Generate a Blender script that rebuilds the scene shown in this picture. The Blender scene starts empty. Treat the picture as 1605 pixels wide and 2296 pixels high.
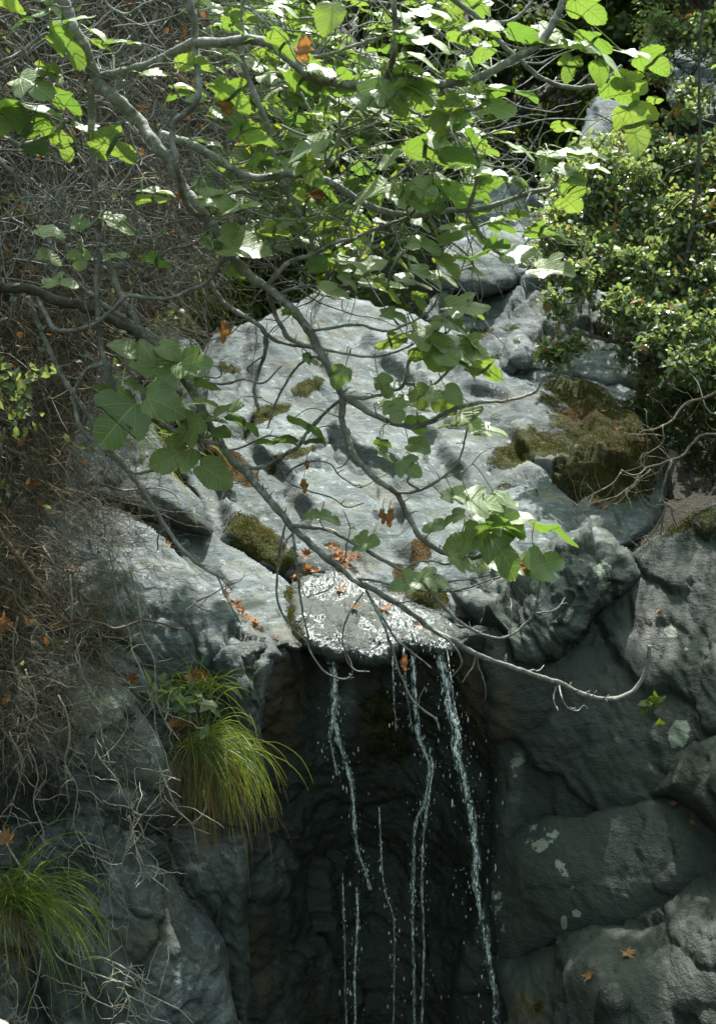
import bpy, math, random
import numpy as np
R = math.radians
rng = np.random.default_rng(7)
random.seed(7)
SC = bpy.context.scene
COL = SC.collection

# ------------------------------------------------------------------ camera, sky, sun, exposure
PITCH = -6.0
FPX = 3154.0                      # focal length in units of a 1605 x 2296 picture
cam_d = bpy.data.cameras.new('camera')
cam = bpy.data.objects.new('camera', cam_d); COL.objects.link(cam)
cam.location = (0, 0, 0)
cam.rotation_euler = (R(90 + PITCH), 0, 0)
cam_d.sensor_fit = 'VERTICAL'
cam_d.sensor_height = 36.0
cam_d.angle_y = 2 * math.atan(1148 / FPX)
cam_d.clip_start = 0.05; cam_d.clip_end = 500
cam_d.dof.use_dof = True
cam_d.dof.focus_distance = 6.6
cam_d.dof.aperture_fstop = 5.0
SC.camera = cam

SUN_EL, SUN_AZ = 63.0, 9.0        # azimuth from +Y towards +X, the sun stands high behind the fall
w = bpy.data.worlds.new("World"); SC.world = w; w.use_nodes = True
nt = w.node_tree
for n in list(nt.nodes): nt.nodes.remove(n)
sky = nt.nodes.new('ShaderNodeTexSky'); sky.sky_type = 'NISHITA'; sky.sun_disc = False
sky.sun_elevation = R(SUN_EL); sky.sun_rotation = R(SUN_AZ)
sky.air_density = 1.0; sky.dust_density = 3.0; sky.ozone_density = 0.3
bg = nt.nodes.new('ShaderNodeBackground'); bg.inputs['Strength'].default_value = 0.15
wo = nt.nodes.new('ShaderNodeOutputWorld')
hs = nt.nodes.new('ShaderNodeHueSaturation'); hs.inputs['Saturation'].default_value = 0.55; nt.links.new(sky.outputs[0], hs.inputs['Color'])   # daylight white balance
tn = nt.nodes.new('ShaderNodeMix'); tn.data_type = 'RGBA'; tn.blend_type = 'MULTIPLY'; tn.inputs[0].default_value = 1.0; tn.inputs[7].default_value = (0.86, 1.04, 0.86, 1)
nt.links.new(hs.outputs[0], tn.inputs[6]); nt.links.new(tn.outputs[2], bg.inputs[0]); nt.links.new(bg.outputs[0], wo.inputs[0])

SUN_DIR = np.array([math.cos(R(SUN_EL)) * math.sin(R(SUN_AZ)), math.cos(R(SUN_EL)) * math.cos(R(SUN_AZ)), math.sin(R(SUN_EL))])
sun_d = bpy.data.lights.new('sun', 'SUN'); sun_d.energy = 3.9; sun_d.angle = R(0.5); sun_d.color = (1.0, 0.985, 0.95)
sun = bpy.data.objects.new('sun', sun_d); COL.objects.link(sun)
from mathutils import Vector
sun.rotation_euler = Vector(SUN_DIR).to_track_quat('Z', 'Y').to_euler()
sun.location = (0, 10, 30)

SC.view_settings.view_transform = 'Standard'; SC.view_settings.look = 'None'
SC.view_settings.exposure = 1.42; SC.view_settings.gamma = 1.0
SC.view_settings.use_curve_mapping = False
SC.cycles.max_bounces = 6; SC.cycles.transparent_max_bounces = 8
SC.cycles.transmission_bounces = 4; SC.cycles.diffuse_bounces = 3; SC.cycles.glossy_bounces = 3
SC.cycles.caustics_reflective = False; SC.cycles.caustics_refractive = False
SC.cycles.use_denoising = True

# ------------------------------------------------------------------ geometry helpers
FW = np.array([0, math.cos(R(PITCH)), math.sin(R(PITCH))])
UPV = np.array([0, -math.sin(R(PITCH)), math.cos(R(PITCH))])
RT = np.array([1.0, 0, 0])

def at(x, y, Y):
    """the point of the place that stands at distance Y (metres along +Y) in the sight line x, y"""
    x = np.asarray(x, float); y = np.asarray(y, float); Y = np.asarray(Y, float)
    d = FW + ((x - 802.5) / FPX)[..., None] * RT + ((1148 - y) / FPX)[..., None] * UPV
    return d * (Y / d[..., 1])[..., None]

def pix(p):
    p = np.asarray(p, float)
    f = p @ FW
    return 802.5 + FPX * (p @ RT) / f, 1148 - FPX * (p @ UPV) / f

_perm = np.random.default_rng(3).permutation(256); _perm = np.concatenate([_perm, _perm, _perm])
_grad = np.random.default_rng(4).normal(size=(256, 3)); _grad /= np.linalg.norm(_grad, axis=1)[:, None]
def perlin(p):
    p = np.asarray(p, float)
    i = np.floor(p).astype(int); f = p - i; i &= 255
    u = f * f * f * (f * (f * 6 - 15) + 10)
    out = 0
    for dx in (0, 1):
        wx = u[:, 0] if dx else 1 - u[:, 0]
        for dy in (0, 1):
            wy = u[:, 1] if dy else 1 - u[:, 1]
            for dz in (0, 1):
                wz = u[:, 2] if dz else 1 - u[:, 2]
                h = _perm[_perm[_perm[(i[:, 0] + dx) & 255] + ((i[:, 1] + dy) & 255)] + ((i[:, 2] + dz) & 255)]
                g = _grad[h]
                out = out + wx * wy * wz * (g[:, 0] * (f[:, 0] - dx) + g[:, 1] * (f[:, 1] - dy) + g[:, 2] * (f[:, 2] - dz))
    return out * 1.5
def fbm(p, o=4, gain=0.5):
    a = 1.0; s = 0; p = np.asarray(p, float)
    for k in range(o):
        s = s + a * perlin(p + 17.3 * k); a *= gain; p = p * 2.03
    return s
def ridged(p, o=4, gain=0.5):
    a = 1.0; s = 0; p = np.asarray(p, float)
    for k in range(o):
        s = s + a * (1 - 2 * np.abs(perlin(p + 11.7 * k))); a *= gain; p = p * 2.07
    return s
def facets(q, seed=0):
    """splits space into irregular blocks: height of each block's own tilted face, and distance to the joint between blocks"""
    q = np.asarray(q, float); c = np.floor(q).astype(int); f1 = np.full(len(q), 1e9); f2 = f1.copy(); val = np.zeros(len(q))
    for dx in (-1, 0, 1):
        for dy in (-1, 0, 1):
            for dz in (-1, 0, 1):
                i = c + [dx, dy, dz]; h = _perm[_perm[_perm[(i[:, 0] + seed) & 255] + (i[:, 1] & 255)] + (i[:, 2] & 255)]
                fp = i + 0.5 + 0.42 * np.sign(_grad[h]) * np.abs(_grad[h]) ** 0.7; r = q - fp; d = (r * r).sum(1)
                v = (r * _grad[(h * 7 + 3) & 255]).sum(1) + 0.6 * _grad[(h * 5 + 1) & 255, 0]
                n = d < f1; f2 = np.where(n, f1, np.minimum(f2, d)); val = np.where(n, v, val); f1 = np.where(n, d, f1)
    return val, np.sqrt(f2) - np.sqrt(f1)
def sstep(a, b, x):
    t = np.clip((x - a) / (b - a), 0, 1); return t * t * (3 - 2 * t)

def mk(name, verts, faces, mat=None, parent=None, smooth=True, attrs=None, uv=None, mi=None):
    """one mesh object; faces: list of int arrays (n,3) or (n,4)"""
    verts = np.asarray(verts, np.float32)
    if not isinstance(faces, (list, tuple)): faces = [faces]
    faces = [np.asarray(f, np.int32) for f in faces if len(f)]
    me = bpy.data.meshes.new(name)
    me.vertices.add(len(verts)); me.vertices.foreach_set('co', verts.ravel())
    loops = np.concatenate([f.ravel() for f in faces])
    tot = np.concatenate([np.full(len(f), f.shape[1], np.int32) for f in faces])
    start = np.concatenate([[0], np.cumsum(tot)[:-1]]).astype(np.int32)
    me.loops.add(len(loops)); me.loops.foreach_set('vertex_index', loops)
    me.polygons.add(len(tot)); me.polygons.foreach_set('loop_start', start)
    try: me.polygons.foreach_set('loop_total', tot)
    except Exception: pass
    me.polygons.foreach_set('use_smooth', np.full(len(tot), bool(smooth)))
    if uv is not None:
        l = me.uv_layers.new(name='UVMap'); l.data.foreach_set('uv', np.asarray(uv, np.float32)[loops].ravel())
    for k, v in (attrs or {}).items():
        a = me.attributes.new(k, 'FLOAT', 'POINT'); a.data.foreach_set('value', np.asarray(v, np.float32))
    for m_ in (mat if isinstance(mat, (list, tuple)) else [mat]):
        if m_: me.materials.append(m_)
    if mi is not None: me.polygons.foreach_set('material_index', np.asarray(mi, np.int32))
    me.update(calc_edges=True)
    o = bpy.data.objects.new(name, me); COL.objects.link(o)
    if parent: o.parent = parent
    return o
def empty(name, loc=(0, 0, 0)):
    o = bpy.data.objects.new(name, None); COL.objects.link(o); o.location = loc; o.empty_display_size = 0.1
    return o
def tag(o, label, cat, group=None, kind=None):
    o['label'] = label; o['category'] = cat
    if group: o['group'] = group
    if kind: o['kind'] = kind
    return o
def under(child, par):
    child.parent = par
    child.matrix_parent_inverse.identity()
    child.location = Vector(child.location) - Vector(par.location) if False else child.location
    return child

def smooth_line(pts, n=6):
    """Catmull-Rom through rows of any width"""
    p = np.asarray(pts, float)
    if len(p) < 3:
        t = np.linspace(0, 1, n + 1)[:, None]; return p[0] * (1 - t) + p[-1] * t
    q = np.vstack([2 * p[0] - p[1], p, 2 * p[-1] - p[-2]])
    out = []
    for i in range(1, len(q) - 2):
        t = np.linspace(0, 1, n, endpoint=False)[:, None]
        a, b, c, d = q[i - 1], q[i], q[i + 1], q[i + 2]
        out.append(0.5 * (2 * b + (c - a) * t + (2 * a - 5 * b + 4 * c - d) * t * t + (3 * b - a - 3 * c + d) * t ** 3))
    out.append(p[-1][None])
    return np.vstack(out)

class Batch:
    """gathers vertices, faces, attributes and uv of one mesh"""
    def __init__(s): s.v = []; s.f = {3: [], 4: []}; s.m = {3: [], 4: []}; s.a = {}; s.uv = []; s.n = 0
    def add(s, v, faces, uv=None, mi=0, **attrs):
        v = np.asarray(v, float)
        for f in (faces if isinstance(faces, list) else [faces]):
            f = np.asarray(f, int)
            if len(f): s.f[f.shape[1]].append(f + s.n); s.m[f.shape[1]].append(np.full(len(f), mi))
        s.v.append(v); s.n += len(v)
        for k, val in attrs.items():
            s.a.setdefault(k, []).append(np.broadcast_to(np.asarray(val, float), (len(v),)))
        if uv is not None: s.uv.append(uv)
    def build(s, name, mat, parent=None, smooth=True):
        if not s.n: return None
        fs = [np.vstack(x) for x in (s.f[3], s.f[4]) if x]
        return mk(name, np.vstack(s.v), fs, mat, parent, smooth, {k: np.concatenate(x) for k, x in s.a.items()}, np.vstack(s.uv) if s.uv else None, np.concatenate(s.m[3] + s.m[4]) if isinstance(mat, list) else None)

def tube(path, rad, sides=7, cap=True, bump=0.0, seed=0):
    path = np.asarray(path, float); n = len(path); rad = np.broadcast_to(np.asarray(rad, float), (n,))
    t = np.gradient(path, axis=0); t /= np.linalg.norm(t, axis=1)[:, None] + 1e-9
    u = np.cross(t[0], [0.3, 0.1, 1.0]); u /= np.linalg.norm(u) + 1e-9
    us = []
    for k in range(n):
        u = u - t[k] * (u @ t[k]); u /= np.linalg.norm(u) + 1e-9; us.append(u)
    us = np.array(us); ws = np.cross(t, us)
    a = np.linspace(0, 2 * math.pi, sides, endpoint=False)
    ring = us[:, None, :] * np.cos(a)[None, :, None] + ws[:, None, :] * np.sin(a)[None, :, None]
    rr = np.broadcast_to(rad[:, None], (n, sides)).copy()
    v = path[:, None, :] + ring * rr[..., None]
    if bump:
        nz = fbm((v.reshape(-1, 3) + seed) * 28, 2).reshape(n, sides)
        v = path[:, None, :] + ring * (rr * (1 + bump * nz))[..., None]
    v = v.reshape(-1, 3)
    i = np.arange(n - 1)[:, None] * sides; j = np.arange(sides)[None]; j2 = (j + 1) % sides
    q = np.stack([i + j, i + j2, i + sides + j2, i + sides + j], -1).reshape(-1, 4)
    fs = [q]
    if cap:
        v = np.vstack([v, path[0], path[-1] + t[-1] * rad[-1] * 0.6]); c0, c1 = len(v) - 2, len(v) - 1
        jj = np.arange(sides); e = (n - 1) * sides
        fs.append(np.vstack([np.stack([jj * 0 + c0, (jj + 1) % sides, jj], -1), np.stack([jj * 0 + c1, e + jj, e + (jj + 1) % sides], -1)]))
    return v, fs

def walk(p, d, length, n, wob, grav=0.0, seed=None):
    """a wandering line"""
    p = np.array(p, float); d = np.array(d, float); d /= np.linalg.norm(d); out = [p.copy()]
    s = length / n
    for k in range(n):
        d = d + rng.normal(size=3) * wob + np.array([0, 0, -grav]); d /= np.linalg.norm(d)
        p = p + d * s; out.append(p.copy())
    return np.array(out)

# ------------------------------------------------------------------ materials
class NB:
    """short node builder"""
    def __init__(s, name):
        s.m = bpy.data.materials.new(name); s.m.use_nodes = True; s.t = s.m.node_tree
        for n in list(s.t.nodes): s.t.nodes.remove(n)
        s.out = s.t.nodes.new('ShaderNodeOutputMaterial')
    def n(s, typ, _ins=None, **props):
        nd = s.t.nodes.new(typ)
        for k, v in props.items(): setattr(nd, k, v)
        for k, v in (_ins or {}).items(): s.set(nd.inputs[k], v)
        return nd
    def set(s, sock, v):
        if isinstance(v, bpy.types.NodeSocket): s.t.links.new(v, sock)
        elif isinstance(v, (tuple, list)) and sock.type == 'RGBA' and len(v) == 3: sock.default_value = (*v, 1)
        else: sock.default_value = v
    def attr(s, name): return s.n('ShaderNodeAttribute', attribute_name=name).outputs['Fac']
    def math(s, op, a, b=0.0, c=None, clamp=False):
        nd = s.n('ShaderNodeMath', operation=op, use_clamp=clamp); s.set(nd.inputs[0], a); s.set(nd.inputs[1], b)
        if c is not None: s.set(nd.inputs[2], c)
        return nd.outputs[0]
    def noise(s, vec, scale, detail=4, rough=0.55, dist=0.0):
        nd = s.n('ShaderNodeTexNoise', {'Scale': scale, 'Detail': detail, 'Roughness': rough, 'Distortion': dist})
        if vec is not None: s.set(nd.inputs['Vector'], vec)
        return nd.outputs['Fac']
    def ramp(s, fac, lo, hi, smooth=True):
        nd = s.n('ShaderNodeMapRange', interpolation_type='SMOOTHSTEP' if smooth else 'LINEAR')
        s.set(nd.inputs[0], fac); s.set(nd.inputs[1], lo); s.set(nd.inputs[2], hi); return nd.outputs[0]
    def mix(s, fac, a, b, mode='MIX'):
        nd = s.n('ShaderNodeMix', data_type='RGBA', blend_type=mode); s.set(nd.inputs[0], fac); s.set(nd.inputs[6], a); s.set(nd.inputs[7], b)
        return nd.outputs[2]
    def pos(s, scale=(1, 1, 1), rot=(0, 0, 0)):
        g = s.n('ShaderNodeNewGeometry'); m = s.n('ShaderNodeMapping', {'Vector': g.outputs['Position'], 'Rotation': rot, 'Scale': scale}); return m.outputs[0]
    def bump(s, h, strength=0.5, dist=0.02, normal=None):
        nd = s.n('ShaderNodeBump', {'Height': h, 'Strength': strength, 'Distance': dist})
        if normal is not None: s.set(nd.inputs['Normal'], normal)
        return nd.outputs[0]
    def done(s, shader): s.t.links.new(shader, s.out.inputs[0]); return s.m

def rock_material(name, dip):
    b = NB(name)
    p = b.pos(); bed = b.pos((1.2, 1.6, 6.0), (R(14), R(dip), 0)); vert = b.pos((5, 5, 0.8))
    big = b.noise(p, 1.3, 3); mid = b.noise(p, 5, 5, 0.62); fine = b.noise(p, 38, 5, 0.7); streak = b.noise(bed, 3.0, 6, 0.65, 0.6)
    vst = b.noise(vert, 1.6, 5, 0.6)
    med = b.noise(p, 2.6, 4, 0.6); grit = b.noise(p, 95, 3, 0.7)
    col = b.mix(b.ramp(big, 0.32, 0.68), (0.130, 0.150, 0.158), (0.245, 0.270, 0.282))
    col = b.mix(b.math('MULTIPLY', b.ramp(streak, 0.56, 0.42), 0.8), col, b.mix(1.0, col, (0.48, 0.51, 0.49), 'MULTIPLY'))
    pat = b.noise(b.pos((0.9, 1.2, 3.0), (R(14), R(dip), 0)), 2.2, 6, 0.66, 0.8)
    col = b.mix(b.math('MULTIPLY', b.ramp(pat, 0.49, 0.60), 0.85), col, b.mix(mid, (0.075, 0.085, 0.08), (0.19, 0.205, 0.20)))
    col = b.mix(b.math('MULTIPLY', b.ramp(med, 0.54, 0.68), 0.7), col, b.mix(mid, (0.12, 0.125, 0.10), (0.25, 0.25, 0.205)))
    col = b.mix(b.math('MULTIPLY', b.ramp(mid, 0.52, 0.68), 0.6), col, (0.135, 0.14, 0.12))
    col = b.mix(b.math('MULTIPLY', b.ramp(fine, 0.53, 0.66), 0.60), col, (0.07, 0.078, 0.066))
    col = b.mix(b.math('MULTIPLY', b.ramp(grit, 0.56, 0.70), 0.45), col, b.mix(1.0, col, (0.35, 0.36, 0.35), 'MULTIPLY'))
    lich = b.ramp(b.noise(p, 13, 5, 0.78), 0.58, 0.64)
    col = b.mix(b.math('MULTIPLY', lich, 0.55), col, b.mix(grit, (0.40, 0.43, 0.40), (0.60, 0.62, 0.58)))
    stain = b.ramp(b.noise(b.pos((1.0, 1.0, 1.6), (0, R(dip), 0)), 1.9, 5, 0.62, 0.5), 0.53, 0.70)
    col = b.mix(b.math('MULTIPLY', stain, 0.55), col, b.mix(mid, (0.075, 0.070, 0.038), (0.20, 0.185, 0.115)))
    # dark algae film; the same tone also paints in shade on some rocks
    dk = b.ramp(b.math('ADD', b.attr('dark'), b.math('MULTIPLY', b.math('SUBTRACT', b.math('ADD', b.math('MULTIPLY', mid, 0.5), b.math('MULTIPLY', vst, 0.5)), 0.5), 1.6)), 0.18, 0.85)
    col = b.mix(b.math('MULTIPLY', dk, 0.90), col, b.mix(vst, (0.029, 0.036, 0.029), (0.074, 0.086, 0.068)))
    wet = b.attr('wet')  # wet rock; on the right-hand rocks this also paints in shade
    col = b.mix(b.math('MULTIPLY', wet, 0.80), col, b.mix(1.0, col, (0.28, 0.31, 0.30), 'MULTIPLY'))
    # rusty seep
    rs = b.ramp(b.math('ADD', b.attr('rust'), b.math('MULTIPLY', b.math('SUBTRACT', vst, 0.5), 1.8)), 0.35, 0.95)
    col = b.mix(b.math('MULTIPLY', rs, 0.75), col, b.mix(mid, (0.045, 0.032, 0.014), (0.11, 0.075, 0.03)))
    # pale lichen patches
    pl = b.ramp(b.math('ADD', b.attr('pale'), b.math('MULTIPLY', b.math('SUBTRACT', b.noise(p, 16, 5, 0.7), 0.5), 1.5)), 0.46, 0.56)
    col = b.mix(b.math('MULTIPLY', pl, 0.85), col, b.mix(fine, (0.24, 0.27, 0.21), (0.45, 0.47, 0.38)))
    # moss
    mn = b.noise(p, 11, 5, 0.7)
    ms = b.ramp(b.math('ADD', b.attr('moss'), b.math('MULTIPLY', b.math('SUBTRACT', mn, 0.5), 1.5)), 0.42, 0.58)
    mcol = b.mix(b.ramp(b.noise(p, 26, 4, 0.7), 0.3, 0.7), (0.016, 0.018, 0.008), (0.085, 0.085, 0.018))
    mcol = b.mix(b.attr('brown'), mcol, b.mix(b.noise(p, 30, 4, 0.7), (0.030, 0.020, 0.008), (0.13, 0.085, 0.028)))
    col = b.mix(ms, col, mcol)
    h = b.math('ADD', b.math('MULTIPLY', grit, 0.22), b.math('MULTIPLY', streak, 0.55)); h = b.math('ADD', h, b.math('ADD', b.math('MULTIPLY', mid, 0.7), b.math('MULTIPLY', fine, 0.36)))
    h = b.math('ADD', h, b.math('MULTIPLY', ms, b.math('MULTIPLY', b.noise(p, 60, 3, 0.7), 1.2)))
    nrm = b.bump(h, 0.9, 0.038)
    rough = b.math('SUBTRACT', 0.85, b.math('MULTIPLY', b.math('MULTIPLY', wet, b.math('SUBTRACT', 1.0, ms)), 0.62))
    rough = b.math('ADD', rough, b.math('MULTIPLY', b.math('SUBTRACT', mid, 0.5), 0.3), clamp=True)
    sh = b.n('ShaderNodeBsdfPrincipled', {'Base Color': col, 'Roughness': rough, 'Normal': nrm, 'Specular IOR Level': b.math('ADD', 0.16, b.math('MULTIPLY', wet, 0.4))})
    return b.done(sh.outputs[0])

def soil_material():
    b = NB('dark_soil'); p = b.pos()
    n1 = b.noise(p, 4, 5, 0.65); n2 = b.noise(p, 30, 4, 0.7)
    col = b.mix(n1, (0.016, 0.015, 0.009), (0.055, 0.045, 0.027)); col = b.mix(b.ramp(n2, 0.55, 0.7), col, (0.065, 0.055, 0.034))
    sh = b.n('ShaderNodeBsdfPrincipled', {'Base Color': col, 'Roughness': 0.95, 'Normal': b.bump(b.math('ADD', n1, n2), 1.0, 0.06)})
    return b.done(sh.outputs[0])

def fig_leaf_material():
    b = NB('fig_leaf')
    uv = b.n('ShaderNodeUVMap', uv_map='UVMap').outputs[0]
    sx = b.n('ShaderNodeSeparateXYZ', {0: uv}); x, y = sx.outputs[0], sx.outputs[1]
    ax = b.math('ABSOLUTE', x)
    vein = None
    for (dx, dy, wd) in ((0, 1, 0.016), (0.62, 0.78, 0.012), (0.98, 0.2, 0.010)):
        c = b.math('ABSOLUTE', b.math('SUBTRACT', b.math('MULTIPLY', ax, dy), b.math('MULTIPLY', y, dx)))
        dot = b.math('ADD', b.math('MULTIPLY', ax, dx), b.math('MULTIPLY', y, dy))
        k = b.math('MULTIPLY', b.math('SUBTRACT', 1.0, b.ramp(c, wd * 0.4, wd * 1.5)), b.math('GREATER_THAN', dot, 0.0))
        vein = k if vein is None else b.math('MAXIMUM', vein, k)
    ph = b.math('FRACT', b.math('MULTIPLY', b.math('SUBTRACT', y, b.math('MULTIPLY', ax, 0.75)), 7.5))
    sec = b.math('MULTIPLY', b.math('SUBTRACT', 1.0, b.ramp(b.math('ABSOLUTE', b.math('SUBTRACT', ph, 0.5)), 0.03, 0.12)), 0.55)
    vein = b.math('MAXIMUM', vein, sec)
    rnd = b.attr('rnd'); back = b.n('ShaderNodeNewGeometry').outputs['Backfacing']
    p = b.pos(); n1 = b.noise(p, 16, 4, 0.6); n2 = b.noise(p, 90, 3, 0.6)
    top = b.mix(rnd, (0.080, 0.160, 0.110), (0.145, 0.230, 0.160))
    top = b.mix(b.ramp(n1, 0.35, 0.7), top, b.mix(1.0, top, (1.45, 1.35, 1.2), 'MULTIPLY'))
    top = b.mix(b.math('MULTIPLY', b.ramp(n2, 0.62, 0.75), 0.35), top, (0.02, 0.035, 0.012))
    yel = b.attr('yellow')
    edge = b.attr('edge')
    top = b.mix(b.math('MULTIPLY', yel, b.ramp(b.math('ADD', edge, b.math('MULTIPLY', n1, 0.8)), 0.9, 1.35)), top, (0.30, 0.27, 0.03))
    top = b.mix(b.math('MULTIPLY', vein, 0.55), top, (0.27, 0.33, 0.13))
    und = b.mix(b.math('MULTIPLY', vein, 0.7), b.mix(rnd, (0.13, 0.20, 0.06), (0.19, 0.25, 0.07)), (0.36, 0.40, 0.16))
    col = b.mix(back, top, und)
    tr = b.mix(rnd, (0.22, 0.40, 0.05), (0.40, 0.53, 0.075))
    tr = b.mix(b.math('MULTIPLY', vein, 0.6), tr, b.mix(back, (0.16, 0.26, 0.02), (0.60, 0.66, 0.10)))
    tr = b.mix(b.math('MULTIPLY', b.ramp(n1, 0.3, 0.75), 0.4), tr, (0.22, 0.38, 0.02))
    nrm = b.bump(b.math('ADD', b.math('MULTIPLY', vein, -0.7), b.math('ADD', b.math('MULTIPLY', n1, 0.8), b.math('MULTIPLY', n2, 0.25))), 0.55, 0.006)
    pr = b.n('ShaderNodeBsdfPrincipled', {'Base Color': col, 'Roughness': b.math('ADD', 0.34, b.math('MULTIPLY', n1, 0.2)), 'Normal': nrm, 'Specular IOR Level': 0.9,
             'Sheen Weight': 0.15, 'Sheen Roughness': 0.5})
    t = b.n('ShaderNodeBsdfTranslucent', {'Color': tr, 'Normal': nrm})
    mx = b.n('ShaderNodeMixShader', {0: 0.33, 1: pr.outputs[0], 2: t.outputs[0]})
    return b.done(mx.outputs[0])

def leaf_material(name, c0, c1, t0, t1, trans=0.4, rough=0.4, spec=0.5):
    """small leaves: colour runs from c0 to c1 with each leaf's own chance value"""
    b = NB(name); rnd = b.attr('rnd'); n1 = b.noise(b.pos(), 9, 3)
    f = b.math('ADD', b.math('MULTIPLY', rnd, 0.8), b.math('MULTIPLY', b.math('SUBTRACT', n1, 0.4), 0.6), clamp=True)
    pr = b.n('ShaderNodeBsdfPrincipled', {'Base Color': b.mix(f, c0, c1), 'Roughness': rough, 'Specular IOR Level': spec})
    t = b.n('ShaderNodeBsdfTranslucent', {'Color': b.mix(f, t0, t1)})
    return b.done(b.n('ShaderNodeMixShader', {0: trans, 1: pr.outputs[0], 2: t.outputs[0]}).outputs[0])

def bark_material(name, dark, mid, pale, spots=0.5):
    b = NB(name); p = b.pos()
    n1 = b.noise(p, 14, 4, 0.6); n2 = b.noise(p, 70, 4, 0.7); n3 = b.noise(p, 34, 3, 0.6)
    col = b.mix(b.ramp(n1, 0.3, 0.7), dark, mid)
    col = b.mix(b.math('MULTIPLY', b.ramp(n3, 0.53, 0.64), spots), col, pale)
    col = b.mix(b.math('MULTIPLY', b.ramp(n2, 0.56, 0.68), 0.6), col, tuple(c * 0.45 for c in dark))
    sh = b.n('ShaderNodeBsdfPrincipled', {'Base Color': col, 'Roughness': 0.8, 'Normal': b.bump(b.math('ADD', n2, b.math('MULTIPLY', n1, 0.8)), 0.8, 0.008)})
    return b.done(sh.outputs[0])

def water_material():
    b = NB('falling_water')
    gl = b.n('ShaderNodeBsdfPrincipled', {'Base Color': (0.93, 0.95, 0.95), 'Roughness': 0.08, 'Specular IOR Level': 0.8})
    tp = b.n('ShaderNodeBsdfTransparent', {'Color': (0.92, 0.96, 0.96)})
    n1 = b.noise(b.pos((1, 1, 0.5)), 55, 4, 0.7)
    return b.done(b.n('ShaderNodeMixShader', {0: b.ramp(n1, 0.42, 0.60), 1: tp.outputs[0], 2: gl.outputs[0]}).outputs[0])
def veil_material():
    b = NB('water_veil')
    n1 = b.noise(b.pos((1, 1, 0.22)), 70, 5, 0.7, 0.3)
    gl = b.n('ShaderNodeBsdfPrincipled', {'Base Color': (0.75, 0.82, 0.84), 'Roughness': 0.12, 'Specular IOR Level': 0.9})
    tp = b.n('ShaderNodeBsdfTransparent', {'Color': (0.94, 0.97, 0.97)})
    return b.done(b.n('ShaderNodeMixShader', {0: b.math('MULTIPLY', b.ramp(n1, 0.47, 0.66), 0.62), 1: tp.outputs[0], 2: gl.outputs[0]}).outputs[0])
def film_material():
    b = NB('water_film')
    p = b.pos((1, 0.7, 1))
    nrm = b.bump(b.noise(p, 110, 3, 0.7, 0.4), 0.6, 0.006)
    gl = b.n('ShaderNodeBsdfGlossy', {'Color': (0.95, 0.98, 1.0), 'Roughness': 0.25, 'Normal': nrm})
    tp = b.n('ShaderNodeBsdfTransparent', {'Color': (0.90, 0.93, 0.91)})
    fr = b.n('ShaderNodeFresnel', {'IOR': 1.33, 'Normal': nrm})
    return b.done(b.n('ShaderNodeMixShader', {0: fr.outputs[0], 1: tp.outputs[0], 2: gl.outputs[0]}).outputs[0])

M = {}
M['rock'] = rock_material('schist_rock', 48); M['slab'] = rock_material('slab_rock', -42); M['soil'] = soil_material(); M['fig'] = fig_leaf_material()
M['bark'] = bark_material('fig_bark', (0.15, 0.148, 0.13), (0.28, 0.275, 0.25), (0.48, 0.49, 0.46), 0.6)
M['darkbark'] = bark_material('dark_bark', (0.045, 0.04, 0.032), (0.11, 0.10, 0.082), (0.19, 0.185, 0.16), 0.35)
M['twig'] = bark_material('dry_stem', (0.10, 0.080, 0.050), (0.225, 0.185, 0.12), (0.36, 0.31, 0.215), 0.35)
M['palestem'] = bark_material('pale_dry_stem', (0.22, 0.20, 0.15), (0.44, 0.41, 0.33), (0.58, 0.55, 0.46), 0.5)
M['redtwig'] = bark_material('reddish_stem', (0.11, 0.07, 0.045), (0.19, 0.13, 0.09), (0.26, 0.22, 0.17), 0.3)
M['petiole'] = leaf_material('leaf_stalk', (0.16, 0.24, 0.05), (0.24, 0.30, 0.08), (0.3, 0.4, 0.03), (0.35, 0.4, 0.04), 0.2)
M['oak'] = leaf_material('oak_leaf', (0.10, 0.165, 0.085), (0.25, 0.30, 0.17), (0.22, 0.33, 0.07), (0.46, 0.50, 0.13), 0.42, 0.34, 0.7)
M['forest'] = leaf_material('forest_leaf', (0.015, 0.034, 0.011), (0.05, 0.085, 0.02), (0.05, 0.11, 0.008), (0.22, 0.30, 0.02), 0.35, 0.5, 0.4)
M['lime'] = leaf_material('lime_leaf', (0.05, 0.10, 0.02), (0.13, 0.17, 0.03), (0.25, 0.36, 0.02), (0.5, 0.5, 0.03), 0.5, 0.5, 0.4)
M['dry'] = leaf_material('dry_leaf', (0.19, 0.068, 0.020), (0.40, 0.21, 0.095), (0.40, 0.11, 0.015), (0.45, 0.20, 0.05), 0.22, 0.65, 0.3)
M['tan'] = leaf_material('tan_dead_leaf', (0.22, 0.11, 0.05), (0.36, 0.20, 0.09), (0.4, 0.14, 0.03), (0.5, 0.22, 0.05), 0.3, 0.65, 0.3)
M['grass'] = leaf_material('grass_blade', (0.065, 0.125, 0.026), (0.19, 0.26, 0.065), (0.26, 0.38, 0.03), (0.5, 0.54, 0.05), 0.4, 0.45, 0.4)
M['straw'] = leaf_material('straw_blade', (0.12, 0.085, 0.035), (0.26, 0.20, 0.09), (0.2, 0.13, 0.04), (0.3, 0.22, 0.06), 0.25, 0.7, 0.2)
M['mossy'] = leaf_material('moss_tuft', (0.018, 0.020, 0.006), (0.085, 0.085, 0.014), (0.04, 0.05, 0.006), (0.16, 0.15, 0.015), 0.3, 0.9, 0.1)
M['mossbrown'] = leaf_material('brown_moss_tuft', (0.036, 0.023, 0.007), (0.145, 0.092, 0.024), (0.1, 0.05, 0.01), (0.22, 0.10, 0.02), 0.25, 0.9, 0.1)
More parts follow.
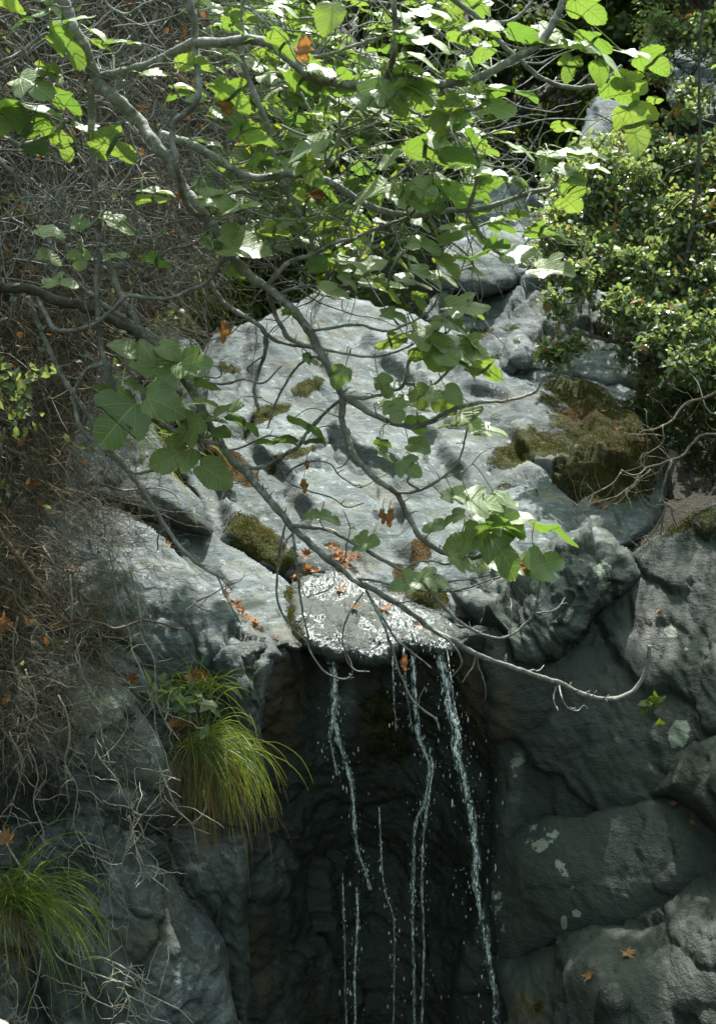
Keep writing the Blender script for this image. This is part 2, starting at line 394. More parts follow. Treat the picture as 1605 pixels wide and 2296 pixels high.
M['water'] = water_material(); M['veil'] = veil_material(); M['film'] = film_material()
# ------------------------------------------------------------------ rocks
def in_poly(px, py, poly):
    inside = np.zeros(px.shape, bool); n = len(poly)
    for i in range(n):
        x0, y0 = poly[i]; x1, y1 = poly[(i + 1) % n]
        c = ((y0 > py) != (y1 > py)) & (px < (x1 - x0) * (py - y0) / (y1 - y0 + 1e-12) + x0)
        inside ^= c
    return inside
def poly_dist(px, py, poly):
    best = np.full(px.shape, 1e9); bx = px.copy(); by = py.copy(); n = len(poly)
    for i in range(n):
        x0, y0 = poly[i]; x1, y1 = poly[(i + 1) % n]
        dx, dy = x1 - x0, y1 - y0; L = dx * dx + dy * dy + 1e-9
        t = np.clip(((px - x0) * dx + (py - y0) * dy) / L, 0, 1)
        qx, qy = x0 + t * dx, y0 + t * dy; d = np.hypot(px - qx, py - qy)
        k = d < best; best[k] = d[k]; bx[k] = qx[k]; by[k] = qy[k]
    return best, bx, by
def tps(ctrl):
    c = np.asarray(ctrl, float); xy = c[:, :2] / 500.0; n = len(c)
    d = np.linalg.norm(xy[:, None] - xy[None], axis=2); K = np.where(d > 0, d * d * np.log(d + 1e-12), 0) + np.eye(n) * 0.01
    Pm = np.hstack([np.ones((n, 1)), xy])
    A = np.block([[K, Pm], [Pm.T, np.zeros((3, 3))]]); s = np.linalg.solve(A, np.concatenate([c[:, 2], np.zeros(3)]))
    def f(x, y):
        q = np.stack([x, y], -1) / 500.0; out = s[n] + q @ s[n + 1:]
        for k in range(n):
            r = np.linalg.norm(q - xy[k], axis=-1); out = out + s[k] * np.where(r > 0, r * r * np.log(r + 1e-12), 0)
        return out
    return f
def marks_at(px, py, marks, base):
    out = {k: np.full(px.shape, float(base.get(k, 0))) for k in ('moss', 'brown', 'wet', 'dark', 'pale', 'rust')}
    for (k, cx, cy, rx, ry, an, st) in marks:
        c, s = math.cos(R(an)), math.sin(R(an))
        u = ((px - cx) * c + (py - cy) * s) / rx; v = (-(px - cx) * s + (py - cy) * c) / ry
        out[k] = np.maximum(out[k], st * (1 - sstep(0.35, 1.25, np.hypot(u, v)))) if st > 0 else out[k] * (1 + st * (1 - sstep(0.35, 1.25, np.hypot(u, v))))
    return out
BED2 = np.array([[math.cos(0.7), -0.35, math.sin(0.7)], [0.3, 0.93, 0.2], [-math.sin(0.7), -0.45, math.cos(0.7)]])
MOSS = []      # places where moss tufts grow
SURF = {}      # named rock surfaces: (px, py, xyz) for setting things down
BED = np.array([[math.cos(0.85), 0.15, -math.sin(0.85)], [-0.1, 0.97, 0.2], [math.sin(0.85), -0.2, math.cos(0.85)]])

def rock(name, label, poly, ctrl, roll=40, depth=0.25, amp=0.07, thick=1.2, marks=(), base={}, step=6, wob=7, cat='boulder', group=None, kind=None, key=None, fine=1.0, seed=0.0, bed=1.0, mat='rock', facet=1.0, det=0.8, steps=0.0):
    pl = smooth_line(np.vstack([poly, poly[:1]]), 5)[:-1]
    nz = np.stack([pl[:, 0] / 45, pl[:, 1] / 45, np.full(len(pl), seed + 3.3)], -1)
    pl = pl + wob * np.stack([fbm(nz, 3), fbm(nz + 50, 3)], -1)
    x0, y0 = pl.min(0) - step; x1, y1 = pl.max(0) + step
    gx, gy = np.meshgrid(np.arange(x0, x1 + step, step), np.arange(y0, y1 + step, step))
    px, py = gx.ravel(), gy.ravel(); ny, nx = gx.shape
    ins = in_poly(px, py, pl); d, bx, by = poly_dist(px, py, pl)
    keep = ins | (d < step * 0.75)
    px = np.where(ins, px, bx); py = np.where(ins, py, by); sd = np.where(ins, d, 0)
    idx = np.arange(ny * nx).reshape(ny, nx); q = np.stack([idx[:-1, :-1], idx[1:, :-1], idx[1:, 1:], idx[:-1, 1:]], -1).reshape(-1, 4)
    q = q[keep[q].all(1)]
    used = np.unique(q); rem = np.full(ny * nx, -1); rem[used] = np.arange(len(used)); q = rem[q]
    px, py, sd = px[used], py[used], sd[used]
    Y = tps(ctrl)(px, py)
    e = np.clip(sd / roll, 0, 1); Y = Y + depth * (1 - np.sqrt(np.clip(1 - (1 - e) ** 2, 0, 1)))
    p = at(px, py, Y)
    # displacement: broad swells, bedding steps, small chips
    fn = np.zeros((len(p), 3)); a = p[q[:, 1]] - p[q[:, 0]]; c = p[q[:, 3]] - p[q[:, 0]]
    nn = np.cross(c, a)
    for k in range(4): np.add.at(fn, q[:, k], nn)
    fn /= np.linalg.norm(fn, axis=1)[:, None] + 1e-12
    fl = np.sign((fn * -p).sum(1)); fn *= np.where(fl == 0, 1, fl)[:, None]
    b = (p @ (BED if mat != 'slab' else BED2).T) + seed
    st = fbm(b * np.array([1.1, 1.1, 4.2]), 5, 0.55)
    stair = b[:, 2] * 5 + 0.9 * fbm(b * 1.3, 3); stair = (stair - np.floor(stair)); stair = np.minimum(stair / 0.8, (1 - stair) / 0.2)
    cr1 = np.abs(perlin(p * np.array([1.9, 1.9, 1.4]) + seed + 3)); cr2 = np.abs(perlin(p @ BED.T * np.array([1.6, 1.6, 3.4]) + seed + 8))
    fac = -0.9 * np.exp(-cr1 * 16) * sstep(-0.1, 0.3, fbm(p * 0.8 + 4, 2)) - 0.7 * np.exp(-cr2 * 18)      # open joints
    BB = BED if mat != 'slab' else BED2
    wp = p + 0.10 * np.stack([fbm(p * 2.2 + 5, 3), fbm(p * 2.2 + 25, 3), fbm(p * 2.2 + 45, 3)], -1)
    v1, e1 = facets((wp @ BB.T) * np.array([1.15, 1.15, 2.1]) + seed * 3.1, 1); v2, e2 = facets((wp @ BB.T) * np.array([3.0, 3.0, 5.6]) + seed * 1.7, 5); v3, e3 = facets((wp @ BB.T) * np.array([8.0, 8.0, 14.0]) + seed, 9)
    rough = sstep(-0.25, 0.35, fbm(p * 1.1 + 13, 2))
    h = 0.55 * fbm(p * 1.0 + seed, 3) + facet * (0.85 * v1 - 0.30 * np.exp(-e1 * 22) + det * ((0.34 * v2 - 0.14 * np.exp(-e2 * 16)) * (0.25 + 0.75 * rough) + (0.10 * v3 - 0.03 * np.exp(-e3 * 12)) * (0.2 + 0.9 * rough))) + det * (bed * 0.22 * st + 0.10 * fine * ridged(p * np.array([4.2, 4.2, 3.2]) + seed, 4)) + 0.30 * min(facet, 1) * fac
    h2 = 0.10 * fine * fbm(b * np.array([9, 9, 26]), 3)
    long = b[:, 2] * 2.6 + 0.55 * fbm(b * 0.9 + 3, 3); long = long - np.floor(long); h = h + steps * (np.minimum(long / 0.85, (1 - long) / 0.15) - 0.5)
    p = p + fn * (amp * (h + h2) * (0.30 + 0.70 * sstep(0, 0.8, e)))[:, None]
    at_ = marks_at(px, py, marks, base)
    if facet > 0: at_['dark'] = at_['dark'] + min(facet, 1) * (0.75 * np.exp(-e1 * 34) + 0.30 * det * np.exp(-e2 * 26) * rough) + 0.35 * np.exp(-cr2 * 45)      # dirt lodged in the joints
    if kind is None or key: SURF[key or name] = (px, py, p, fn)
    m = at_['moss'] > 0.45
    if m.any() and p[:, 1].mean() < 13: MOSS.append((p[m], fn[m], at_['moss'][m], at_['brown'][m]))
    # sides and back
    ed = np.concatenate([q[:, [0, 1]], q[:, [1, 2]], q[:, [2, 3]], q[:, [3, 0]]])
    key_ = np.sort(ed, 1); u, inv, cnt = np.unique(key_, axis=0, return_inverse=True, return_counts=True)
    be = ed[cnt[inv.ravel()] == 1]
    bv = np.unique(be); n0 = len(p); cen = p[bv].mean(0)
    mp1 = np.full(n0, -1); mp1[bv] = n0 + np.arange(len(bv)); mp2 = np.full(n0, -1); mp2[bv] = n0 + len(bv) + np.arange(len(bv))
    dirv = p[bv] / np.linalg.norm(p[bv], axis=1)[:, None]
    r1 = p[bv] + dirv * thick * 0.5 + (cen - p[bv]) * 0.05; r2 = p[bv] + dirv * thick + (cen - p[bv]) * 0.35
    bc = (cen + cen / np.linalg.norm(cen) * thick * 1.1)[None]
    s1 = np.stack([be[:, 0], mp1[be[:, 0]], mp1[be[:, 1]], be[:, 1]], -1); s2 = np.stack([mp1[be[:, 0]], mp2[be[:, 0]], mp2[be[:, 1]], mp1[be[:, 1]]], -1)
    tr = np.stack([mp2[be[:, 0]], np.full(len(be), n0 + 2 * len(bv)), mp2[be[:, 1]]], -1)
    V = np.vstack([p, r1, r2, bc])
    A = {k: np.concatenate([v, v[bv], v[bv], [0]]) for k, v in at_.items()}
    o = mk(name, V, [q, s1, s2, tr], M[mat], None, True, A)
    if kind: o['kind'] = kind
    else: tag(o, label, cat, group)
    return o

def place_on(key, x, y, lift=0.0):
    px, py, p, fn = SURF[key]; k = np.argmin((px - x) ** 2 + (py - y) ** 2)
    return p[k] + fn[k] * lift, fn[k]

# the ground under everything: a stream bed that climbs away from the viewer, with banks
def ground_h(x, y):
    h = np.where(y < 8.0, -5.6, 0) + np.where(y >= 8.0, -5.6 + 3.0 * sstep(8.2, 9.4, y) + 0.46 * np.clip(y - 9.0, 0, 90) , 0)
    h = h + 0.55 * np.clip(np.abs(x - 0.1) - 2.6, 0, 14) * sstep(7, 10, y) + 0.9 * np.clip(np.abs(x) - 4.0, 0, 30) * (1 - sstep(7, 10, y))
    return h
gx, gy = np.meshgrid(np.concatenate([np.linspace(-90, -9, 28), np.linspace(-8, 8, 81), np.linspace(9, 90, 28)]), np.concatenate([np.linspace(-40, 5, 20), np.linspace(5.5, 24, 90), np.linspace(25, 140, 40)]))
gz = ground_h(gx, gy); gp = np.stack([gx, gy, gz], -1).reshape(-1, 3)
gp[:, 2] += 0.25 * fbm(gp * np.array([0.5, 0.5, 0]) + 2, 4)
ny, nx = gx.shape; idx = np.arange(ny * nx).reshape(ny, nx)
gq = np.stack([idx[:-1, :-1], idx[:-1, 1:], idx[1:, 1:], idx[1:, :-1]], -1).reshape(-1, 4)
g = mk('ground', gp, gq, M['soil']); g['kind'] = 'structure'

# left hillside, a steep earth bank under the dry creepers
def bank(name, poly, ctrl, step=9, amp=0.16, thick=1.5):
    pass
    o = rock(name, '', poly, ctrl, roll=90, depth=0.9, amp=amp, thick=thick, step=step, wob=14, kind='structure', key=name, seed=5, mat='soil', facet=0.0)
    return o
LEFT = [(-700, 300, 5.2), (-700, 1500, 4.8), (-300, -300, 7.2), (-300, 1400, 5.6), (0, 0, 8.4), (0, 700, 7.6), (0, 1300, 6.75), (60, 1800, 6.9), (0, 2300, 6.9), (300, 0, 10.0), (300, 600, 9.6), (200, 900, 8.7), (520, -60, 12.4), (480, 400, 12.2), (430, 650, 11.6), (130, 1200, 7.7)]
bank('hillside', [(-700, -420), (100, -420), (420, -330), (560, -60), (545, 200), (500, 430), (430, 620), (330, 720), (240, 800), (190, 1000), (150, 1200), (110, 1400), (60, 1600), (-60, 2400), (-700, 2400)], LEFT)

RB = 'grey boulders of the waterfall gorge'
# the wall behind the falling water
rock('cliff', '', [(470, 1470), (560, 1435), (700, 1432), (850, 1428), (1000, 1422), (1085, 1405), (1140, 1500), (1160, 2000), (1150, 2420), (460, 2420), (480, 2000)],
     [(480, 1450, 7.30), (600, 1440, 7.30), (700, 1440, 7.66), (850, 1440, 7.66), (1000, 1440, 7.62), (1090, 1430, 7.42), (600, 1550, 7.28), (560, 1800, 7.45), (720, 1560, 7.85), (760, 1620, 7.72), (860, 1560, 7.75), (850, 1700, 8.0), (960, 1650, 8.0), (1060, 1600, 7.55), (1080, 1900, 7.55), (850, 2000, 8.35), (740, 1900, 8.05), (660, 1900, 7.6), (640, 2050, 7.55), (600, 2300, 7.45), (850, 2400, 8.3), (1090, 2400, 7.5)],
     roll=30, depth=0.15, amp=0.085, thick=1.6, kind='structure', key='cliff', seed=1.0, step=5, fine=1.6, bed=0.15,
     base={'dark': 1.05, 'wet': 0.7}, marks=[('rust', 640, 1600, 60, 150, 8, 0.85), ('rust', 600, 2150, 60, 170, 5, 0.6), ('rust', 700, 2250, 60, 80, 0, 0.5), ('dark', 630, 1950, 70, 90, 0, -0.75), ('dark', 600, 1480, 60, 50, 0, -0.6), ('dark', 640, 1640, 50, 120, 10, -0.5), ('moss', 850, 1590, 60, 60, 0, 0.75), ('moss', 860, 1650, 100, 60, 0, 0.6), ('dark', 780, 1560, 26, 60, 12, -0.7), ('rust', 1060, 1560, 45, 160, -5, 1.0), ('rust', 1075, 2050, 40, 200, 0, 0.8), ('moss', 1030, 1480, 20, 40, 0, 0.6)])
rock('boulder', 'rounded ledge of wet rock that the water spills over', [(628, 1335), (668, 1300), (720, 1282), (780, 1284), (850, 1318), (930, 1358), (1000, 1392), (1034, 1425), (1018, 1470), (960, 1476), (910, 1462), (860, 1500), (800, 1496), (745, 1486), (690, 1462), (650, 1420)],
     [(640, 1330, 8.20), (720, 1285, 8.55), (800, 1300, 8.42), (940, 1368, 8.02), (1015, 1405, 7.76), (700, 1370, 7.92), (820, 1385, 7.85), (940, 1418, 7.66), (690, 1432, 7.55), (780, 1430, 7.58), (850, 1436, 7.52), (1000, 1440, 7.48), (800, 1340, 8.16), (850, 1480, 7.44), (740, 1475, 7.46), (960, 1465, 7.42)],
     roll=34, depth=0.20, amp=0.05, thick=0.5, key='ledge', step=3.5, fine=2.6, seed=2.0, wob=7, facet=0.45, det=1.3,
     base={'wet': 0.5, 'dark': 1.15}, marks=[('moss', 650, 1375, 22, 45, 0, 0.8), ('moss', 668, 1425, 18, 40, 0, 0.6), ('moss', 1005, 1420, 30, 20, 0, 0.4)], group=RB)
# the great sunlit slab behind
rock('boulder', 'broad sunlit pale grey slab rising behind the waterfall', [(430, 800), (500, 742), (590, 715), (640, 685), (720, 655), (790, 662), (860, 690), (930, 705), (1000, 740), (1080, 800), (1180, 820), (1290, 838), (1410, 860), (1520, 960), (1500, 1120), (1420, 1230), (1250, 1300), (1120, 1420), (1010, 1420), (850, 1345), (650, 1305), (560, 1270), (470, 1210), (400, 1060), (380, 920)],
     [(440, 800, 11.3), (600, 712, 12.0), (720, 658, 12.5), (860, 690, 12.3), (1080, 800, 11.6), (1290, 845, 11.3), (1450, 900, 10.9), (420, 1000, 9.9), (560, 930, 10.4), (740, 880, 10.75), (900, 900, 10.7), (760, 1000, 10.1), (1000, 1000, 10.15), (1100, 1000, 10.15), (1300, 1000, 10.0), (1460, 1050, 9.6), (520, 1210, 8.95), (760, 1200, 9.0), (900, 1180, 9.1), (1000, 1250, 8.75), (650, 1300, 8.55), (900, 1340, 8.3), (1080, 1400, 7.95), (1150, 1180, 9.2), (1350, 1200, 8.9)],
     roll=45, depth=0.35, amp=0.105, thick=1.8, key='slab', step=5, group=RB, seed=3.0, mat='slab', fine=0.7, bed=1.2, det=0.6, steps=1.0, facet=0.5,
     marks=[('moss', 600, 930, 75, 20, -25, 0.9), ('moss', 690, 862, 55, 20, -30, 0.85), ('moss', 515, 828, 34, 17, 10, 0.85), ('moss', 660, 1020, 75, 15, -18, 0.8), ('moss', 740, 668, 60, 12, 8, 0.55), ('moss', 520, 1030, 95, 38, 35, 0.9), ('brown', 520, 1040, 130, 70, 35, 1.0), ('moss', 575, 1210, 95, 55, 25, 0.85), ('brown', 600, 1190, 40, 40, 0, 0.5), ('moss', 640, 1265, 50, 25, 20, 0.7),
            ('moss', 740, 1228, 30, 9, -10, 0.6), ('moss', 790, 1185, 22, 9, 0, 0.5), ('brown', 740, 1228, 60, 40, 0, 0.8), ('moss', 942, 1262, 28, 42, 15, 0.95), ('brown', 942, 1270, 140, 90, 0, 1.0), ('moss', 905, 1290, 35, 25, 0, 0.7), ('moss', 965, 1350, 60, 30, 15, 0.95), ('moss', 1045, 1378, 40, 15, 14, 0.95), ('brown', 1045, 1380, 70, 50, 0, 1.0),
            ('moss', 1290, 880, 95, 50, 20, 0.85), ('moss', 1330, 950, 120, 90, 10, 0.85), ('brown', 1290, 925, 60, 26, 10, 0.75), ('brown', 1370, 1010, 40, 20, 30, 0.6), ('moss', 1200, 1010, 140, 48, -12, 0.85), ('moss', 1350, 1070, 150, 80, 0, 0.85), ('moss', 1230, 905, 30, 20, 0, 0.8), ('brown', 1300, 1060, 40, 20, 0, 0.5), ('moss', 1430, 980, 90, 110, 0, 0.9), ('dark', 1420, 1030, 130, 160, 0, 0.7), ('moss', 1215, 900, 18, 30, 0, 0.5), ('dark', 470, 1150, 60, 70, 0, 0.35), ('dark', 560, 1130, 120, 40, 30, 0.35), ('dark', 820, 1240, 120, 60, -40, 0.3), ('dark', 1010, 1060, 90, 24, -45, 0.4), ('dark', 700, 1090, 90, 18, -30, 0.3), ('dark', 930, 830, 90, 14, -35, 0.3)])
rock('boulder', 'light rock with a shaded overhang below the bush', [(970, 640), (990, 570), (1040, 515), (1120, 490), (1200, 520), (1270, 600), (1280, 640), (1180, 628), (1130, 650), (1050, 656), (1000, 648)],
     [(990, 640, 13.2), (1060, 510, 14.0), (1200, 530, 13.9), (1270, 620, 13.2), (1130, 640, 12.9), (1060, 600, 13.2)], roll=26, depth=0.3, amp=0.11, thick=2, group=RB, mat='slab', seed=4.0, marks=[('dark', 1060, 655, 80, 22, 0, 0.5)])  # dark mark paints shade along the underside
rock('boulder', 'blocky grey rock below the overhang beside the mossy gap', [(950, 700), (1000, 650), (1060, 652), (1135, 640), (1200, 610), (1270, 620), (1400, 700), (1440, 820), (1400, 880), (1280, 862), (1200, 838), (1080, 815), (1000, 770)],
     [(960, 700, 12.9), (1060, 655, 13.2), (1200, 615, 13.1), (1400, 710, 12.4), (1400, 860, 11.4), (1200, 835, 11.7), (1080, 810, 12.0), (1100, 700, 12.75), (1250, 720, 12.4)], roll=26, depth=0.25, amp=0.13, thick=1.6, group=RB, mat='slab', seed=5.0,
     marks=[('moss', 1070, 745, 45, 40, 0, 0.85), ('moss', 1140, 730, 40, 14, 0, 0.6), ('moss', 1230, 740, 55, 16, -8, 0.6), ('moss', 1260, 765, 80, 20, 5, 0.85), ('brown', 1260, 768, 90, 28, 5, 1.0), ('dark', 1060, 680, 75, 34, 0, 0.55), ('moss', 1340, 730, 40, 20, 0, 0.6)])  # dark mark paints in the shade beneath the overhang
rock('boulder', 'small bright wedge of rock standing on the sunlit slab', [(1112, 835), (1128, 770), (1150, 738), (1178, 742), (1205, 785), (1222, 838), (1165, 850)],
     [(1115, 830, 11.6), (1165, 740, 11.9), (1220, 835, 11.5), (1165, 800, 11.35)], roll=20, depth=0.25, amp=0.05, thick=0.6, group=RB, mat='slab', seed=6.0, marks=[('moss', 1158, 760, 14, 9, 0, 0.9)])
rock('boulder', 'grey rock half hidden in the upper bush', [(1290, 480), (1300, 300), (1318, 235), (1360, 215), (1420, 232), (1470, 300), (1480, 480), (1400, 540)],
     [(1300, 300, 15.5), (1360, 220, 16), (1470, 300, 15.5), (1400, 520, 14.8)], roll=30, depth=0.4, amp=0.14, thick=2, group=RB, mat='slab', seed=7.0)
rock('boulder', 'pale rock at the top behind the oak bush', [(1490, 230), (1500, 130), (1560, 90), (1640, 100), (1690, 200), (1640, 270), (1540, 280)],
     [(1500, 200, 15.5), (1560, 95, 16), (1660, 200, 15.5), (1580, 260, 15.2)], roll=30, depth=0.4, amp=0.14, thick=2, group=RB, mat='slab', seed=8.0)
rock('boulder', 'grey rock under the fig leaves in the middle distance', [(1000, 620), (1010, 520), (1050, 445), (1120, 400), (1190, 420), (1240, 500), (1230, 580), (1150, 560), (1060, 560)],
     [(1010, 600, 14.6), (1060, 440, 15.3), (1190, 430, 15.3), (1230, 560, 14.6), (1110, 500, 14.8)], roll=26, depth=0.35, amp=0.12, thick=2, group=RB, mat='slab', seed=9.0)
# left side
rock('boulder', 'grey rock behind the large drooping fig leaves', [(215, 770), (260, 735), (340, 735), (440, 775), (470, 840), (440, 930), (380, 960), (300, 900), (250, 830)],
     [(230, 770, 10.2), (330, 738, 10.7), (450, 800, 10.6), (420, 940, 9.9), (300, 890, 9.8), (340, 830, 10.0)], roll=34, depth=0.3, amp=0.1, thick=1.2, group=RB, seed=10.0, base={'dark': 0.15}, marks=[('dark', 380, 900, 60, 50, 30, 0.5)])
rock('boulder', 'pale smooth slab with a shadowed underside left of the sunlit slab', [(20, 860), (110, 790), (190, 778), (258, 814), (292, 842), (316, 885), (330, 925), (352, 968), (385, 1056), (420, 1092), (456, 1130), (476, 1190), (452, 1200), (375, 1180), (265, 1148), (200, 1120), (60, 1120)],
     [(40, 860, 8.9), (190, 785, 9.6), (290, 850, 9.5), (350, 970, 9.15), (456, 1128, 8.55), (470, 1190, 8.42), (380, 1132, 8.42), (370, 1178, 8.50), (262, 1110, 8.35), (200, 1000, 8.6), (250, 900, 9.1), (60, 1110, 7.9), (265, 1150, 8.45)],
     roll=24, depth=0.22, amp=0.07, thick=1.0, key='paleslab', steps=0.4, facet=0.75, det=0.55, step=5, group=RB, seed=11.0, marks=[('dark', 430, 1170, 75, 26, 20, 0.85), ('dark', 320, 1150, 70, 18, 12, 0.7), ('moss', 220, 1050, 60, 18, 30, 0.4)])  # dark marks paint shade onto the lower face
rock('boulder', 'long grey slab sloping down to the left of the wet ledge', [(385, 1170), (440, 1160), (482, 1195), (535, 1236), (592, 1272), (645, 1302), (680, 1350), (700, 1400), (700, 1445), (655, 1462), (600, 1440), (530, 1400), (470, 1345), (410, 1270), (375, 1210)],
     [(390, 1175, 8.6), (482, 1200, 8.55), (592, 1275, 8.35), (650, 1310, 8.2), (690, 1400, 7.75), (690, 1445, 7.55), (600, 1420, 7.62), (470, 1320, 8.05), (520, 1300, 8.1), (600, 1350, 7.95)],
     roll=22, depth=0.16, amp=0.06, thick=0.9, key='longslab', steps=0.4, facet=0.75, det=0.55, step=4, group=RB, seed=12.0, marks=[('moss', 650, 1330, 14, 24, 0, 0.7), ('dark', 560, 1350, 50, 22, 35, 0.35), ('dark', 450, 1225, 30, 18, 35, 0.4), ('wet', 660, 1445, 40, 25, 10, 0.9), ('moss', 400, 1270, 20, 30, 30, 0.4)])
rock('boulder', 'dark rough slab face under the dry creepers beside the grass tufts', [(60, 1130), (150, 1120), (262, 1142), (330, 1175), (385, 1225), (440, 1285), (500, 1345), (560, 1398), (618, 1440), (640, 1466), (618, 1500), (600, 1540), (590, 1620), (570, 1800), (555, 2000), (545, 2420), (330, 2420), (300, 1700), (200, 1480), (90, 1330)],
     [(80, 1150, 7.7), (262, 1146, 8.1), (440, 1285, 7.85), (560, 1400, 7.55), (625, 1460, 7.4), (600, 1540, 7.18), (420, 1420, 7.45), (300, 1330, 7.45), (520, 1470, 7.22), (150, 1300, 7.1), (400, 1600, 7.3), (560, 1800, 7.2), (450, 1800, 7.25), (500, 2050, 7.15), (520, 2400, 7.2), (380, 2400, 7.2)],
     roll=34, depth=0.24, amp=0.105, thick=1.3, key='darkslab', facet=0.9, det=0.7, step=5, group=RB, seed=13.0, fine=1.6, base={'dark': 0.2}, marks=[('wet', 570, 1440, 70, 50, 30, 0.7), ('dark', 480, 1700, 130, 240, 0, 0.75), ('dark', 420, 1440, 90, 30, 38, 0.45), ('dark', 530, 2100, 80, 250, 0, 0.6), ('pale', 350, 1250, 60, 30, 40, 0.3), ('dark', 240, 1330, 50, 40, 0, 0.4), ('moss', 410, 1530, 50, 24, 0, 0.5)])
rock('boulder', 'pale lichened hump draped with dry stems on the left', [(20, 1390), (90, 1350), (150, 1372), (192, 1430), (242, 1492), (296, 1556), (335, 1612), (372, 1680), (396, 1745), (402, 1815), (360, 1880), (250, 1900), (-60, 1900), (-60, 1500)],
     [(30, 1400, 6.9), (150, 1376, 7.15), (242, 1495, 7.1), (335, 1615, 6.95), (400, 1780, 6.85), (350, 1870, 6.9), (250, 1620, 6.65), (150, 1550, 6.6), (60, 1600, 6.55), (200, 1780, 6.55), (0, 1850, 6.6), (300, 1740, 6.7)],
     roll=40, depth=0.28, amp=0.095, thick=1.0, key='hump', facet=0.9, det=0.6, step=5, group=RB, seed=14.0, fine=1.3, base={'dark': 0.12}, marks=[('pale', 220, 1610, 90, 110, 40, 0.45), ('dark', 300, 1850, 130, 60, 20, 0.6), ('dark', 60, 1820, 130, 110, 0, 0.6), ('dark', 130, 1700, 60, 40, 0, 0.35)])
rock('boulder', 'ridged greenish grey boulder in the lower left corner', [(100, 1790), (150, 1725), (205, 1705), (275, 1752), (312, 1800), (342, 1850), (382, 1910), (416, 1980), (442, 2032), (482, 2066), (506, 2125), (520, 2250), (522, 2420), (-80, 2420), (-80, 1900)],
     [(130, 1770, 6.7), (210, 1712, 6.85), (312, 1802, 6.85), (382, 1912, 6.85), (442, 2035, 6.9), (515, 2200, 6.95), (515, 2400, 6.85), (300, 1900, 6.55), (220, 1850, 6.45), (380, 2050, 6.5), (440, 2200, 6.6), (300, 2150, 6.4), (120, 2000, 6.45), (0, 2200, 6.3), (300, 2400, 6.25)],
     roll=50, depth=0.3, amp=0.125, thick=1.0, key='lowleft', facet=0.9, det=0.65, step=5, group=RB, seed=15.0, fine=1.4, base={'dark': 0.3}, marks=[('pale', 310, 1840, 45, 90, -30, 0.45), ('pale', 390, 2170, 70, 90, 0, 0.28), ('dark', 190, 1950, 110, 110, 0, 0.65), ('dark', 140, 2230, 160, 120, 0, 0.7), ('rust', 410, 2000, 24, 60, 0, 0.5), ('dark', 430, 2090, 40, 30, 20, 0.5)])
# right side
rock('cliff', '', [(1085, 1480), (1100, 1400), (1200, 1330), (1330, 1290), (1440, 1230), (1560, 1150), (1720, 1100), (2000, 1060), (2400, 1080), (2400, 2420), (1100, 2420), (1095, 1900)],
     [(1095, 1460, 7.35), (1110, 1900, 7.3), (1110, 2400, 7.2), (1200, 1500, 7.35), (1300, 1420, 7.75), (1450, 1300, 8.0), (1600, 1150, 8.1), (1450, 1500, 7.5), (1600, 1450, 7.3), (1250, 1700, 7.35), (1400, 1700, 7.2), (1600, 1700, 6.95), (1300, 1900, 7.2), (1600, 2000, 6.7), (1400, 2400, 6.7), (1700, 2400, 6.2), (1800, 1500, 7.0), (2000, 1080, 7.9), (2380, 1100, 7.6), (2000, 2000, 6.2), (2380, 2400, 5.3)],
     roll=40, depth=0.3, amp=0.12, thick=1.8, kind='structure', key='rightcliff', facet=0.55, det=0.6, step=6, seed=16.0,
     base={'dark': 1.0, 'wet': 0.42}, marks=[('wet', 1240, 1640, 190, 260, 0, 0.75), ('wet', 1430, 1480, 200, 130, -30, 0.7), ('pale', 1518, 1645, 29, 40, 15, 1.0), ('pale', 1507, 1422, 17, 15, 0, 1.0), ('pale', 1541, 1461, 8, 6, 0, 1.0), ('dark', 1160, 1740, 24, 110, 5, -0.6), ('pale', 1160, 1720, 20, 60, 8, 0.45), ('rust', 1120, 1600, 40, 130, 5, 0.6), ('dark', 1350, 1450, 130, 60, -35, 1.0), ('dark', 1270, 1800, 70, 60, 0, 0.9), ('dark', 1500, 1280, 120, 100, 0, 0.9), ('moss', 1560, 1180, 120, 60, 0, 0.6)])  # wet and dark tones here paint in the deep shade beside the falls
rock('boulder', 'pale ridge rock between the mossy slope and the wet ledge', [(985, 1300), (1030, 1190), (1090, 1110), (1170, 1040), (1215, 1050), (1262, 1095), (1312, 1150), (1330, 1200), (1260, 1270), (1180, 1340), (1110, 1400), (1050, 1370)],
     [(1000, 1290, 8.7), (1090, 1115, 9.3), (1180, 1045, 9.6), (1310, 1155, 9.1), (1320, 1200, 8.8), (1110, 1390, 7.85), (1180, 1330, 8.05), (1120, 1230, 8.5), (1060, 1350, 8.15), (1200, 1150, 8.75)],
     roll=26, depth=0.2, amp=0.085, thick=0.9, key='ridge', step=4.5, group=RB, mat='slab', seed=17.0, marks=[('moss', 1130, 1085, 60, 16, -35, 0.5), ('dark', 1260, 1230, 60, 60, -30, 0.5), ('dark', 1100, 1150, 30, 20, 0, 0.35), ('dark', 1010, 1300, 40, 24, -60, 0.3)])
